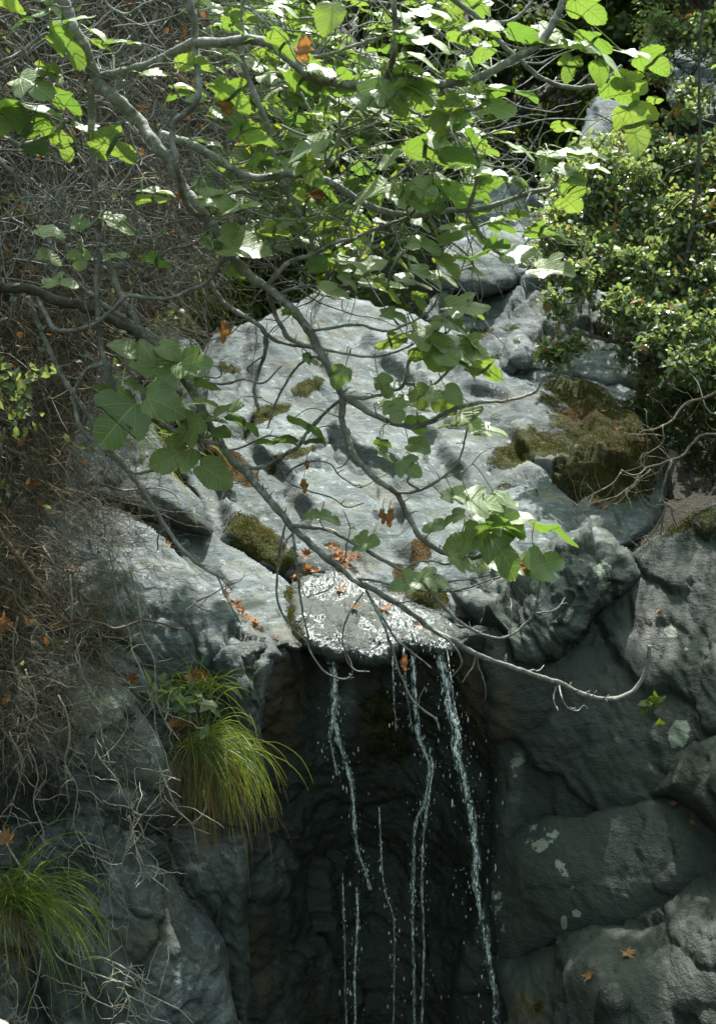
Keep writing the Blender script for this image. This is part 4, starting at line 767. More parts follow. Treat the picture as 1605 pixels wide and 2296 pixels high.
LEAVES = [(20,15,75,200,-30),(105,8,80,10,25),(60,48,110,165,22),(180,42,85,15,24),(140,52,70,30,50),(150,105,110,55,-50),(75,190,105,40,55),(115,165,70,60,40),(110,152,60,250,-40),(150,230,95,55,-60),(58,243,150,8,18),(28,280,105,150,-60),(85,288,75,170,-70),(84,335,65,160,-60),(140,325,78,80,-60),(205,298,105,25,22),(250,332,125,50,-50),(225,82,60,10,20),(275,95,90,20,20),(230,102,50,20,-20),
(350,165,72,0,30),(435,145,85,10,-30),(422,200,92,15,22),(400,213,50,180,-20),(520,215,105,60,-60),(540,290,65,10,-40),(580,310,85,20,-30),(695,330,120,178,38),(462,320,72,0,15),(350,430,85,0,18),(345,450,80,-20,-15),(465,440,85,30,20),(540,467,92,10,20),(615,520,80,30,-20),(740,40,80,100,80),(640,20,60,20,30),
(962,28,98,10,32),(962,95,105,18,30),(1082,60,92,20,25),(1122,70,65,0,22),(1172,77,82,15,-35),(1217,95,82,20,30),(1237,75,85,-20,50),(1272,105,92,10,25),(1277,150,62,100,-70),(1327,95,92,30,-30),(1347,125,105,0,35),(1422,120,75,10,25),(1462,140,85,45,-60),(1342,160,60,90,-60),(1387,210,92,60,-70),(1397,178,62,30,-60),(1422,282,105,80,-75),(1467,225,42,0,-40),(1422,187,82,50,-70),(1317,22,105,55,-60),
(1147,205,115,25,20),(1117,245,105,50,40),(1047,210,75,180,60),(1087,220,60,20,30),(1082,125,62,20,-50),(1027,90,62,0,-20),(1027,170,62,0,-50),(1032,265,48,100,-75),(1057,305,48,30,-60),(947,135,82,0,20),(942,165,92,0,20),(937,215,92,80,-65),(1002,250,82,120,-60),(832,220,82,30,70),(877,220,82,40,60),
(985,320,78,30,45),(952,345,115,0,-35),(1027,355,95,10,-40),(1167,335,72,0,20),(1192,345,92,0,15),(1267,348,95,10,30),(1317,345,90,20,25),(1337,377,62,30,30),(1277,390,72,60,40),(1227,360,72,100,50),(1287,418,72,60,-60),(1277,456,72,60,-60),(1262,283,52,-60,-50),(1287,296,42,0,30),(1097,390,82,10,25),(1162,397,82,10,15),(1152,412,62,20,30),
(827,432,95,190,45),(917,445,92,30,60),(952,425,72,30,70),(1017,440,82,45,-60),(977,455,62,80,-60),(1127,493,62,0,20),(1122,510,62,0,-40),(1162,485,52,-30,-50),(1187,487,52,10,20),(1212,522,85,15,-35),(1262,535,75,25,20),(1112,550,72,0,-60),(1165,568,95,10,40),(1237,604,112,45,40),(947,550,82,20,40),(1007,535,62,0,-60),(942,505,52,20,30),
(827,596,95,-20,50),(867,651,85,20,-30),(952,619,92,20,35),(987,621,82,0,20),(1002,596,72,60,-60),(940,671,52,90,-70),(925,634,82,0,30),(1042,690,105,35,40),(1067,706,42,10,-40),(882,709,72,10,40),(992,724,62,20,30),(1022,729,62,40,50),(877,769,82,160,-50),(967,759,105,30,45),(967,799,112,60,-65),(1022,784,105,30,35),(1057,789,112,30,45),(1002,799,72,60,50),(1087,829,82,45,-50),(1047,829,52,0,20),(1067,774,72,30,30),
(860,866,58,60,75),(942,889,62,60,75),(977,884,62,0,40),(1017,884,52,30,70),(882,899,82,0,30),(937,906,82,20,35),(887,921,62,70,80),(995,909,62,45,80),(935,951,62,90,-80),(1052,944,92,60,50),(1095,964,95,5,25),(1005,954,52,200,-20),(857,999,52,100,-80),(867,1021,52,0,50),(917,1049,68,45,60),(937,1001,62,30,50),
(972,1181,62,190,40),(1017,1161,62,180,40),(1040,1213,118,200,55),(1097,1183,92,150,-50),(1147,1193,62,0,-60),(1122,1163,118,20,50),(1167,1163,72,10,30),(1237,1190,130,35,-22),(1122,1233,125,50,60),(1162,1273,92,30,40),(1037,1260,78,0,40),(1102,1265,72,20,35),(1222,1263,95,-30,70),(910,1310,78,170,55),(975,1300,68,0,55),(1012,1116,62,0,35),(1087,1129,115,0,45),(1132,1119,72,30,30),(1042,1114,62,0,40),(697,1156,48,180,40),(740,1163,52,10,40),(820,1217,62,10,45),
(305,797,128,195,50),(385,787,72,30,50),(390,832,92,120,65),(432,819,92,30,60),(237,874,72,170,-60),(305,868,62,0,30),(267,944,135,130,75),(367,904,98,20,65),(422,964,105,165,60),(465,864,62,30,-40),(460,904,62,10,25),(510,919,92,20,25),(545,949,92,25,-35),(485,944,52,20,20),(490,974,62,50,-40),(392,1024,105,150,65),(482,1064,95,35,60),(620,991,105,175,-28),(690,959,105,15,-25),(705,989,52,20,-30),
(132,636,78,10,35),(110,577,62,10,50),(180,582,62,90,75),(260,576,72,0,25),(350,589,85,15,-30),(180,500,52,10,60),(112,520,72,0,40),(265,505,92,20,35),(475,545,62,0,45),(545,557,105,20,40),(525,614,62,45,-60),(750,655,98,10,35),(780,630,62,20,40),(695,806,38,0,50),(762,844,62,120,75),(650,704,42,0,-50)]
for L in LEAVES: fig_leaf(*L)
# the dense heart of the crown: leaves seated along the limbs and twigs there
cx, cy = pix(SEGP)
cand = np.where((cy < 600) & (cx > 470) & (cx < 1110) & (cy > -60))[0]
n = 0
while n < 430:
    k = rng.choice(cand); x, y = cx[k] + rng.normal(0, 26), cy[k] + rng.normal(0, 22)
    if y > 560 - 0.1 * (x - 600) and x < 700: continue
    wgt = np.exp(-((x - 850) / 260.0) ** 2) * (1.0 if y < 430 else 0.5)
    if rng.uniform() > wgt + 0.05: continue
    tl = rng.choice([rng.uniform(-62, -18), rng.uniform(8, 32), rng.uniform(30, 65)], p=[0.42, 0.44, 0.14])
    fig_leaf(x, y, rng.uniform(38, 84), rng.normal(20, 55), tl, Y=SEGP[k, 1] + rng.uniform(-0.1, 0.25)); n += 1
for k in range(90):      # the leaves farther back on the left of the crown
    x, y = rng.uniform(430, 760), rng.uniform(-20, 560)
    fig_leaf(x, y, rng.uniform(45, 80), rng.normal(20, 60), rng.choice([-40, 20, 45]), Y=rng.uniform(6.0, 7.0), pet=False)
# unseen crown part added overhead, above the picture, to shade the rocks on the left
UPL = smooth_line([at(60, -180, 4.9), (-1.15, 5.8, 2.5), (-1.1, 7.2, 3.0), (-1.0, 8.4, 3.2), (-0.85, 9.6, 3.35)], 8)
ub = Batch(); v, fs = tube(UPL, np.linspace(0.03, 0.008, len(UPL)), 8, bump=0.12); ub.add(v, fs)
upp = []
for k in range(44):
    i = rng.integers(int(len(UPL) * 0.42), len(UPL)); pp = smooth_line(walk(UPL[i], [rng.normal(), rng.normal() * 0.5, 0.1], rng.uniform(0.5, 1.2), 6, 0.2), 3)
    v, fs = tube(pp, np.linspace(0.008, 0.003, len(pp)), 6); ub.add(v, fs); upp.append(pp[4:])
branches.append(ub.build('branch', M['bark'], root)); upp = np.vstack(upp)
SEGP = np.vstack([SEGP, upp]); SEGB = np.concatenate([SEGB, np.full(len(upp), len(branches) - 1)])
for k in range(520):
    c = upp[rng.integers(len(upp))] + rng.normal(size=3) * [0.12, 0.12, 0.05]
    fig_leaf(0, 0, 95, rng.uniform(0, 360), rng.normal(0, 25), C=c)
for (x, y, Y) in ((255, 1590, 6.75), (285, 1640, 6.8), (310, 1690, 6.8), (315, 1860, 6.65), (330, 1920, 6.65), (345, 1960, 6.65), (220, 1540, 6.8), (300, 1820, 6.7), (1400, 1830, 6.9), (1460, 1830, 6.9), (640, 1480, 7.3)):  # extra unseen leaves, set toward the sun to shade these spots
    g0 = at(x, y, Y); t0 = (3.1 - g0[2]) / SUN_DIR[2]
    for k in range(7 if x < 600 else 0): fig_leaf(0, 0, 105, rng.uniform(0, 360), rng.normal(0, 20), C=g0 + SUN_DIR * t0 + rng.normal(size=3) * [0.10, 0.10, 0.06])
for bi, lb in FOL.items():
    lb.build('foliage', [M['fig'], M['petiole']], twigs if bi < 0 else branches[bi])

# withered leaves still hanging on the twigs
def dead_leaf(x, y, length, width, par, Y=None, mat='tan'):
    Y = fig_Y(x, y) - 0.05 if Y is None else Y
    c = at(x, y, Y); b = Batch(); ny_, nx_ = 15, 9
    vv, uu = np.meshgrid(np.linspace(0, 1, ny_), np.linspace(-1, 1, nx_), indexing='ij')
    prof = np.sin(np.pi * np.clip(vv, 0.02, 1) ** 0.75) ** 0.7 * (1 + 0.35 * np.sin(vv * 15 + 1) * np.abs(uu))
    L = length / FPX * Y; W = width / FPX * Y
    curl = 1.5; a = uu * curl
    X = np.sin(a) * W * 0.5 * prof + 0.10 * W * np.sin(vv * 6 + x); Yy = (1 - np.cos(a)) * W * 0.45 * prof + 0.15 * W * np.sin(vv * 9 + y); Z = -vv * L + 0.06 * L * np.sin(uu * 7)
    v = np.stack([X, Yy, Z + L / 2], -1).reshape(-1, 3) + c
    i = np.arange(ny_ * nx_).reshape(ny_, nx_); f = np.stack([i[:-1, :-1], i[1:, :-1], i[1:, 1:], i[:-1, 1:]], -1).reshape(-1, 4)
    b.add(v, f, rnd=rng.uniform(0.2, 0.9)); top = c + np.array([0, 0, L / 2])
    vv_, fs = tube(np.array([top + [0.004, 0, 0.03], top + [0, 0, 0.01], top]), 0.0015, 5); b.add(vv_, fs, rnd=0.2)
    o = b.build('dead_leaf', M[mat], par); o['label'] = 'withered brown curled leaf hanging from the fig'; return o
for (x, y, l, wd, bi) in [(680, 112, 52, 42, 3), (510, 232, 46, 40, 17), (502, 744, 50, 24, 26), (858, 1158, 34, 16, 1), (874, 1162, 42, 20, 1), (682, 1090, 32, 16, 30), (688, 1043, 20, 10, 31), (907, 1487, 40, 16, 39), (712, 437, 24, 40, 13), (1178, 1270, 32, 24, 1)]:
    dead_leaf(x, y, l, wd, branches[bi])
# ------------------------------------------------------------------ generic small-leaf crown
def small_leaves(b, P, size, up=0.5, seed=0, spiny=False, droop=0.2):
    """adds one folded leaf at every point of P"""
    n = len(P); r = np.random.default_rng(seed)
    d = r.normal(size=(n, 3)); d[:, 2] -= droop; d /= np.linalg.norm(d, axis=1)[:, None]
    nn = r.normal(size=(n, 3)) * 0.75 + np.array([0, 0, up * 2]); nn -= d * (nn * d).sum(1)[:, None]; nn /= np.linalg.norm(nn, axis=1)[:, None] + 1e-9
    s = np.cross(d, nn); L = (size * r.uniform(0.6, 1.25, n))[:, None]
    if spiny: prof = [(0, 0, 0), (.23, .22, .07), (.17, .36, .04), (.31, .52, .09), (.19, .68, .05), (.21, .82, .05), (0, 1.0, -.05)]
    else: prof = [(0, 0, 0), (.25, .30, .08), (.27, .62, .08), (0, 1.0, -.05)]
    k = len(prof); full = prof + [(-x, y, z) for x, y, z in prof[-2:0:-1]]; m = len(full)
    V = np.stack([P + L * (x * s + y * d + z * nn) for x, y, z in full], 1)
    base = np.arange(n)[:, None] * m
    fs = []
    for i in range(1, k - 1) if not spiny else range(0): pass
    # strips across the midrib: pair vertex i with its mirror
    tri = []; quad = []
    for i in range(0, k - 1):
        a, c = i, i + 1; am, cm = (m - i) % m, m - (i + 1)
        if i == 0: tri.append((a, c, cm))
        elif i == k - 2: tri.append((a, c, am))
        else: quad.append((a, c, cm, am))
    fs = [(base[:, :1] + np.array(t)[None]) for t in tri]; out = [np.vstack(fs)]
    if quad: out.append(np.vstack([base[:, :1] + np.array(t)[None] for t in quad]))
    rv = np.repeat(r.uniform(size=n), m)
    b.add(V.reshape(-1, 3), out, rnd=rv)

def branch_line(pts, Y0, Y1, r0, r1, b, sides=7, wig=0.02, par=None):
    sp = smooth_line(pts, 6); t = np.linspace(0, 1, len(sp)); Y = Y0 + (Y1 - Y0) * t if Y0 is not None else 9.35 + 2.5 * (860 - sp[:, 1]) / 860
    p = at(sp[:, 0], sp[:, 1], Y); p += wig * np.stack([fbm(p * 6, 2), fbm(p * 6 + 9, 2), fbm(p * 6 + 19, 2)], -1)
    v, fs = tube(p, (r0 + (r1 - r0) * t) / FPX * Y, sides, bump=0.15); b.add(v, fs); return p

# ------------------------------------------------------------------ oak bush on the right
def bush(name, label, cat, clumps, n_leaf, leaf, mat, stems, spread, dead=0, group=None, seed=0, spiny=True, up=0.6, bark='darkbark'):
    """clumps: (x, y, Y, rx, ry) bunches of leaves in picture units; twigs run to every bunch from the nearest stem"""
    r = np.random.default_rng(seed)
    o = empty(name); tag(o, label, cat, group)
    tb = Batch(); pts = []
    for (pp, Y0, Y1, r0, r1) in stems: pts.append(branch_line(pp, Y0, Y1, r0, r1, tb))
    tb.build('trunk', M[bark], o)
    S = np.vstack(pts); wb = Batch(); lb = Batch(); db = Batch(); LP = []
    for (x, y, Y, rx, ry) in clumps:
        c = at(x, y, Y); a = S[np.argmin(((S - c) ** 2).sum(1))]
        m1 = a * 0.6 + c * 0.4 + r.normal(size=3) * 0.07; m2 = a * 0.25 + c * 0.75 + r.normal(size=3) * 0.07 - [0, 0, 0.04]
        ln = smooth_line([a, m1, m2, c], 5); v, fs = tube(ln, np.linspace(0.006, 0.002, len(ln)), 5); wb.add(v, fs)
        for k in range(6):
            q = r.normal(size=3); q /= np.linalg.norm(q); e = c + q * np.array([rx, (rx + ry) / 2, ry]) / FPX * Y * 0.9
            tl = smooth_line([ln[-4], (ln[-1] + e) / 2 + r.normal(size=3) * 0.02, e], 4); v, fs = tube(tl, np.linspace(0.0026, 0.0012, len(tl)), 4); wb.add(v, fs)
            t = r.uniform(0.25, 1.08, n_leaf // 6)[:, None]; LP.append(ln[-1] * (1 - t) + e * t + r.normal(size=(len(t), 3)) * spread)
    wb.build('twig', M[bark], o)
    LP = np.vstack(LP)
    if dead:
        k = r.choice(len(LP), dead, replace=False); small_leaves(db, LP[k], leaf * 1.3, up, seed + 5, spiny); LP = np.delete(LP, k, 0)
        db.build('dead_leaves', M['dry'], o)
    small_leaves(lb, LP, leaf, up, seed + 1, spiny)
    lb.build('foliage', M[mat], o)
    return o
def scatter(poly, n, Y, rx, seed, gaps=0.0, ry=None):
    r = np.random.default_rng(seed); out = []; pl = np.array(poly, float)
    while len(out) < n:
        x, y = r.uniform(pl[:, 0].min(), pl[:, 0].max()), r.uniform(pl[:, 1].min(), pl[:, 1].max())
        if not in_poly(np.array([x]), np.array([y]), pl)[0]: continue
        if fbm(np.array([[x / 90, y / 90, seed]]), 2)[0] < gaps: continue
        q = r.uniform(*rx); out.append((x, y, (9.25 + 2.5 * (860 - y) / 860 + r.uniform(*Y)) if Y[0] < 5 else r.uniform(*Y), q, q * r.uniform(0.55, 0.85)))
    return out
st = [([(1505, 1120), (1478, 1010), (1447, 954), (1432, 894), (1457, 809), (1500, 700), (1540, 560), (1560, 400), (1567, 140), (1575, 20)], 9.6, 10.0, 9, 2.5),
      ([(1457, 809), (1392, 774), (1342, 757), (1302, 742), (1277, 709), (1252, 660), (1235, 600)], None, None, 6, 2),
      ([(1700, 480), (1605, 415), (1542, 360), (1502, 330), (1452, 310), (1400, 292), (1335, 252)], None, None, 7, 2),
      ([(1542, 360), (1467, 360), (1402, 372), (1347, 370), (1300, 395)], None, None, 4, 1.5),
      ([(1500, 330), (1517, 320), (1522, 240), (1567, 140), (1600, 90)], None, None, 4, 2),
      ([(1470, 800), (1560, 760), (1640, 700)], None, None, 6, 3), ([(1500, 700), (1420, 600), (1360, 520)], None, None, 5, 2), ([(1505, 660), (1400, 560), (1300, 480)], None, None, 5, 2),
      ([(1552, 450), (1600, 330), (1640, 200)], None, None, 5, 2), ([(1540, 560), (1700, 500), (1850, 380), (2000, 300)], None, None, 9, 3), ([(1700, 500), (1800, 650), (1950, 760)], None, None, 6, 3), ([(1850, 380), (1860, 200), (1800, 0), (1750, -150)], None, None, 6, 3), ([(1575, 20), (1560, -100), (1540, -220)], None, None, 4, 2), ([(1560, -100), (1450, -260), (1300, -350), (1180, -350)], None, None, 5, 2), ([(1540, -220), (1640, -340), (1740, -360)], None, None, 4, 2), ([(1540, 560), (1620, 520), (1680, 470)], None, None, 5, 2)]
cl = scatter([(1660, 1000), (1640, 560), (1660, -260), (2100, -260), (2200, 500), (2100, 1000)], 95, (-0.9, -0.2), (36, 60), 13, -0.6)  # unseen clumps added beyond the right edge to shade the lower rocks
cl += scatter([(1150, -420), (1750, -420), (1750, -270), (1150, -270)], 46, (9.1, 9.9), (40, 64), 15, -0.8)  # unseen overhead clumps added to keep sun off the right rocks
cl += scatter([(1450, -260), (1660, -260), (1660, -40), (1450, -40)], 40, (-0.6, 0.0), (36, 60), 14, -0.6)  # bush carried up out of view as added shade for the rocks
cl += scatter([(1450, -40), (1700, -40), (1700, 330), (1560, 330), (1500, 240), (1440, 130)], 66, (-0.35, 0.35), (28, 52), 11, -0.2)
cl += scatter([(1215, 560), (1240, 440), (1330, 330), (1420, 300), (1540, 330), (1700, 320), (1700, 870), (1560, 860), (1470, 800), (1400, 740), (1330, 660), (1280, 620)], 265, (-0.35, 0.30), (24, 50), 12, -0.30)
cl += [(1262, 785, 9.5, 34, 16), (1250, 800, 9.5, 30, 14), (1225, 790, 9.5, 26, 14), (1290, 775, 9.5, 26, 16), (1240, 665, 9.6, 26, 20), (1262, 705, 9.6, 20, 18), (1400, 790, 9.6, 30, 18), (1440, 830, 9.6, 30, 20), (1520, 890, 9.5, 34, 22), (1580, 900, 9.5, 34, 26)]
bush('oak_bush', 'sunlit holm oak bush with small spiny leaves leaning in from the right', 'bush', cl, 114, 0.052, 'oak', st, 0.036, dead=1000, seed=21)
# low scrub between the oak and the fig leaves
bush('scrub', 'low green scrub growing over the rocks in the middle distance', 'shrub', scatter([(1180, 560), (1200, 470), (1290, 330), (1360, 300), (1440, 330), (1420, 480), (1330, 620), (1250, 640)], 60, (11.5, 13), (24, 44), 31, -0.5),
     60, 0.052, 'oak', [([(1330, 700), (1300, 600), (1290, 480), (1330, 350)], 12.4, 12.4, 6, 2), ([(1300, 600), (1230, 540), (1205, 490)], 12.4, 12.2, 4, 2)], 0.035, dead=40, seed=33)
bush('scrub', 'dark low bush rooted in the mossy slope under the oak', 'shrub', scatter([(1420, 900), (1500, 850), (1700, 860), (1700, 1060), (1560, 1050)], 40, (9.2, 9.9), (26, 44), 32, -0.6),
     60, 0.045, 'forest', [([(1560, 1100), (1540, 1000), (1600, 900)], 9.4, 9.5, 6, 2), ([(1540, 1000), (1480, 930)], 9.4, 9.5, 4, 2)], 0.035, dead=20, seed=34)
# bare dead branches hanging below the bush
db = empty('dead_branch'); tag(db, 'bare grey dead branches hanging from the bank under the oak bush', 'branch')
b = Batch()
for pts, Y0, r0 in [([(1720, 830), (1605, 884), (1537, 914), (1487, 954), (1455, 970), (1427, 984)], 8.6, 4), ([(1720, 940), (1587, 979), (1502, 1024), (1437, 1064), (1390, 1058)], 8.4, 4), ([(1500, 1026), (1487, 1090), (1487, 1150), (1462, 1180), (1448, 1205), (1442, 1235)], 8.3, 3.4), ([(1487, 1148), (1478, 1190), (1470, 1230), (1468, 1262), (1474, 1290)], 8.3, 2.6), ([(1487, 1120), (1510, 1150), (1515, 1200), (1500, 1240), (1470, 1290)], 8.3, 2.2), ([(1390, 1060), (1350, 1100), (1310, 1140)], 8.5, 1.8), ([(1437, 1064), (1400, 1100), (1340, 1130), (1300, 1150)], 8.5, 1.8), ([(1460, 1050), (1420, 1090), (1370, 1150)], 8.5, 1.6), ([(1515, 1200), (1560, 1240), (1610, 1300)], 8.2, 1.8), ([(1500, 1225), (1530, 1270), (1545, 1330)], 8.2, 1.5), ([(1487, 954), (1480, 1000), (1440, 1040)], 8.5, 1.8)]:
    p = branch_line(pts, Y0, Y0 - 0.1, r0, r0 * 0.4, b, 6, 0.03)
    for k in range(9):
        i = rng.integers(2, len(p)); pp = walk(p[i], rng.normal(size=3) * [1, .5, 1] + [-.3, 0, -.4], rng.uniform(0.08, 0.34), 9, 0.25); v, fs = tube(pp, np.linspace(0.0022, 0.001, len(pp)), 4); b.add(v, fs)
b.build('stem', M['twig'], db)

# ------------------------------------------------------------------ trees behind
def tree(name, label, x, base_y, Y, h, cr, n, mat, seed, low=0.12, leaf=0.12, group='trees behind the waterfall', squash=0.8, clump=170):
    r = np.random.default_rng(seed); o = empty(name); tag(o, label, 'tree', group)
    b0 = at(x, base_y, Y); b0[2] = ground_h(b0[0], b0[1]) - 0.2
    h = min(h, max(1.8, (Y - cr * 0.8 - 13.6) * 1.85 - b0[2])); tb = Batch(); top = b0 + np.array([r.normal() * 0.5, r.normal() * 0.4, h]); tr = smooth_line([b0, b0 + (top - b0) * 0.35 + r.normal(size=3) * 0.18, b0 + (top - b0) * 0.7 + r.normal(size=3) * 0.25, top], 6)
    v, fs = tube(tr, np.linspace(0.11, 0.02, len(tr)), 9, bump=0.15); tb.add(v, fs)
    ends = []
    for k in range(38):
        t = r.uniform(low, 1.0); i = int(t * (len(tr) - 1)); d = r.normal(size=3); d[2] = abs(d[2]) * 0.5; d /= np.linalg.norm(d)
        e = tr[i] + d * cr * r.uniform(0.5, 1.0) * (1.15 - 0.55 * t); mid = (tr[i] + e) / 2 + r.normal(size=3) * 0.15
        ln = smooth_line([tr[i], mid, e], 5); v, fs = tube(ln, np.linspace(0.05, 0.012, len(ln)), 6); tb.add(v, fs)
        for q in range(3): ends.append(ln[-1 - 2 * q])
    tb.build('trunk', M['darkbark'], o)
    ends = np.array(ends); lp = []
    for e in ends:
        k = r.integers(clump // 2, clump); rad = r.uniform(0.22, 0.5)
        q = r.normal(size=(k, 3)); q = q / np.linalg.norm(q, axis=1)[:, None] * (r.uniform(size=(k, 1)) ** 0.4) * rad * np.array([1.15, 1.15, squash * 0.7]); lp.append(e + q)
    lb = Batch(); small_leaves(lb, np.vstack(lp), leaf, 0.5, seed + 3); lb.build('crown', M[mat], o); return o
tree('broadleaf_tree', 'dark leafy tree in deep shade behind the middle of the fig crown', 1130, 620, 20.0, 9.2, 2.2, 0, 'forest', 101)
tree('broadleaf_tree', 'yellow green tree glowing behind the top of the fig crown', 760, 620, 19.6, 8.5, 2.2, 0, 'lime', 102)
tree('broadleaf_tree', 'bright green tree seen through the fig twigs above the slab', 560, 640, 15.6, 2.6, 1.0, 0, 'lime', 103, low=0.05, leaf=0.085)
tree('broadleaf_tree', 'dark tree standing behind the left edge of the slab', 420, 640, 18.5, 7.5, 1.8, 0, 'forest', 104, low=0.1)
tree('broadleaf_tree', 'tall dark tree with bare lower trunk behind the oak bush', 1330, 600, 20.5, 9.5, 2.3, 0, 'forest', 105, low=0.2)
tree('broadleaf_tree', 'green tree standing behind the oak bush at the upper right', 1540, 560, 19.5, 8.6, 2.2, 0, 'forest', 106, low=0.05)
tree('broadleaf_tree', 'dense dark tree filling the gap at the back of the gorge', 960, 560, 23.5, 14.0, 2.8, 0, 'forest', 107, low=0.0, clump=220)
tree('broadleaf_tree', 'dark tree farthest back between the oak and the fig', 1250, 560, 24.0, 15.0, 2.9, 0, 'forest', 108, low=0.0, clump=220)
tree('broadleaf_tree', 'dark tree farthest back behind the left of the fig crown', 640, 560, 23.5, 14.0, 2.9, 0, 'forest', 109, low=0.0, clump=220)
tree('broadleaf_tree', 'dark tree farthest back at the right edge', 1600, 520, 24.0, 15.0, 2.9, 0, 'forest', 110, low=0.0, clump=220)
# undergrowth covering the slope under the far trees
k = 60000; ux = rng.uniform(-9, 10, k); uy = 12.8 + 14 * rng.uniform(size=k) ** 1.3; uz = ground_h(ux, uy)
P = np.stack([ux, uy, uz], -1); dn = fbm(P * 0.9, 3); keep = (dn > -0.35) & ~((uy < 15) & (np.abs(ux - 1.0) < 1.6))
P = P[keep]; P[:, 2] += rng.uniform(0, 1, len(P)) ** 0.7 * (0.35 + 0.9 * np.clip(dn[keep] + 0.3, 0, 1.3))
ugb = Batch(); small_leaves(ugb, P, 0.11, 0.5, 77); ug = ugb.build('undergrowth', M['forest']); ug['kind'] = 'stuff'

# ------------------------------------------------------------------ moss growing on the rocks
mb = {0: Batch(), 1: Batch()}
for (p, fn, a, br) in MOSS:
    for which in (0, 1):
        sel = (br > 0.5) == bool(which); P0, N0, A0 = p[sel], fn[sel], a[sel]
        if not len(P0): continue
        rep = 15; P1 = np.repeat(P0, rep, 0) + rng.normal(size=(len(P0) * rep, 3)) * 0.010; N1 = np.repeat(N0, rep, 0); A1 = np.repeat(A0, rep)
        g = fbm(P1 * 9, 2) + A1 * 0.8
        ok = g > rng.uniform(0.22, 0.8, len(g)); P1, N1, g = P1[ok], N1[ok], g[ok]; n = len(P1)
        if not n: continue
        d = N1 + rng.normal(size=(n, 3)) * 0.55 + [0, 0, 0.25]; d /= np.linalg.norm(d, axis=1)[:, None]; s = np.cross(d, rng.normal(size=(n, 3))); s /= np.linalg.norm(s, axis=1)[:, None]
        L = (rng.uniform(0.004, 0.012, n) * np.clip(0.6 + g * 0.5, 0.5, 1.5))[:, None]; wd = 0.0036
        V = np.stack([P1 - s * wd, P1 + s * wd, P1 + d * L], 1).reshape(-1, 3); f = np.arange(n * 3).reshape(-1, 3)
        mb[which].add(V, f, rnd=np.repeat(np.clip(rng.normal(0.45, 0.28, n), 0, 1), 3))
o = mb[0].build('moss', M['mossy']); o['kind'] = 'stuff'
o = mb[1].build('brown_moss', M['mossbrown']); o['kind'] = 'stuff'

# ------------------------------------------------------------------ water
ALLS = [(k_, v_) for k_, v_ in SURF.items()]
def drop(x, y, rad=9):
    best = None
    for k_, (px, py, p, fn) in ALLS:
        d = (px - x) ** 2 + (py - y) ** 2; i = int(np.argmin(d))
        if d[i] < rad * rad and (best is None or p[i, 1] < best[0][1]): best = (p[i], fn[i])
    return best
# the film of water sliding over the ledge
px, py, p, fn = SURF['ledge']
wb = Batch(); gx, gy = np.meshgrid(np.arange(655, 1012, 1.6), np.arange(1286, 1492, 1.6))
fx, fy = gx.ravel(), gy.ravel()
near = np.array([np.argmin((px - a) ** 2 + (py - b_) ** 2) for a, b_ in zip(fx, fy)])
dist = np.hypot(px[near] - fx, py[near] - fy); rag = fbm(np.stack([fx / 26, fy / 18, fx * 0], -1), 3); cxn = np.abs(fx - 838) / 178; ok = ((dist < 4) & (rag * 0.5 + 1.0 - cxn ** 3 * 0.9 - np.clip((1312 - fy) / 30, 0, 1) * 0.9 > 0.25)).reshape(gx.shape)
Yf = np.zeros(len(fx)); 
ws = np.zeros((len(fx), 3)); wn = np.zeros((len(fx), 3)); wt = np.zeros(len(fx))
for ox, oy in ((0, 0), (3, 0), (-3, 0), (0, 3), (0, -3), (3, 3), (-3, -3), (3, -3), (-3, 3)):     # soften the rock below into a water skin
    nb = np.array([np.argmin((px - a - ox) ** 2 + (py - b_ - oy) ** 2) for a, b_ in zip(fx, fy)]); wgt = 1 / (1 + ((px[nb] - fx) ** 2 + (py[nb] - fy) ** 2) / 6)
    Yf += p[nb, 1] * wgt; wn += fn[nb] * wgt[:, None]; wt += wgt
Pf = at(fx, fy, Yf / wt); wn /= np.linalg.norm(wn, axis=1)[:, None]
Pf = Pf + wn * (0.024 + 0.0095 * fbm(Pf * np.array([40, 26, 40]), 4, 0.62) + 0.004 * ridged(Pf * np.array([30, 16, 30]), 2))[:, None]
idx = np.arange(gx.size).reshape(gx.shape); q = np.stack([idx[:-1, :-1], idx[1:, :-1], idx[1:, 1:], idx[:-1, 1:]], -1).reshape(-1, 4)
q = q[ok.ravel()[q].all(1)]; us, inv = np.unique(q, return_inverse=True)
o = mk('stream_water', Pf[us], inv.reshape(-1, 4), M['film']); o['kind'] = 'structure'

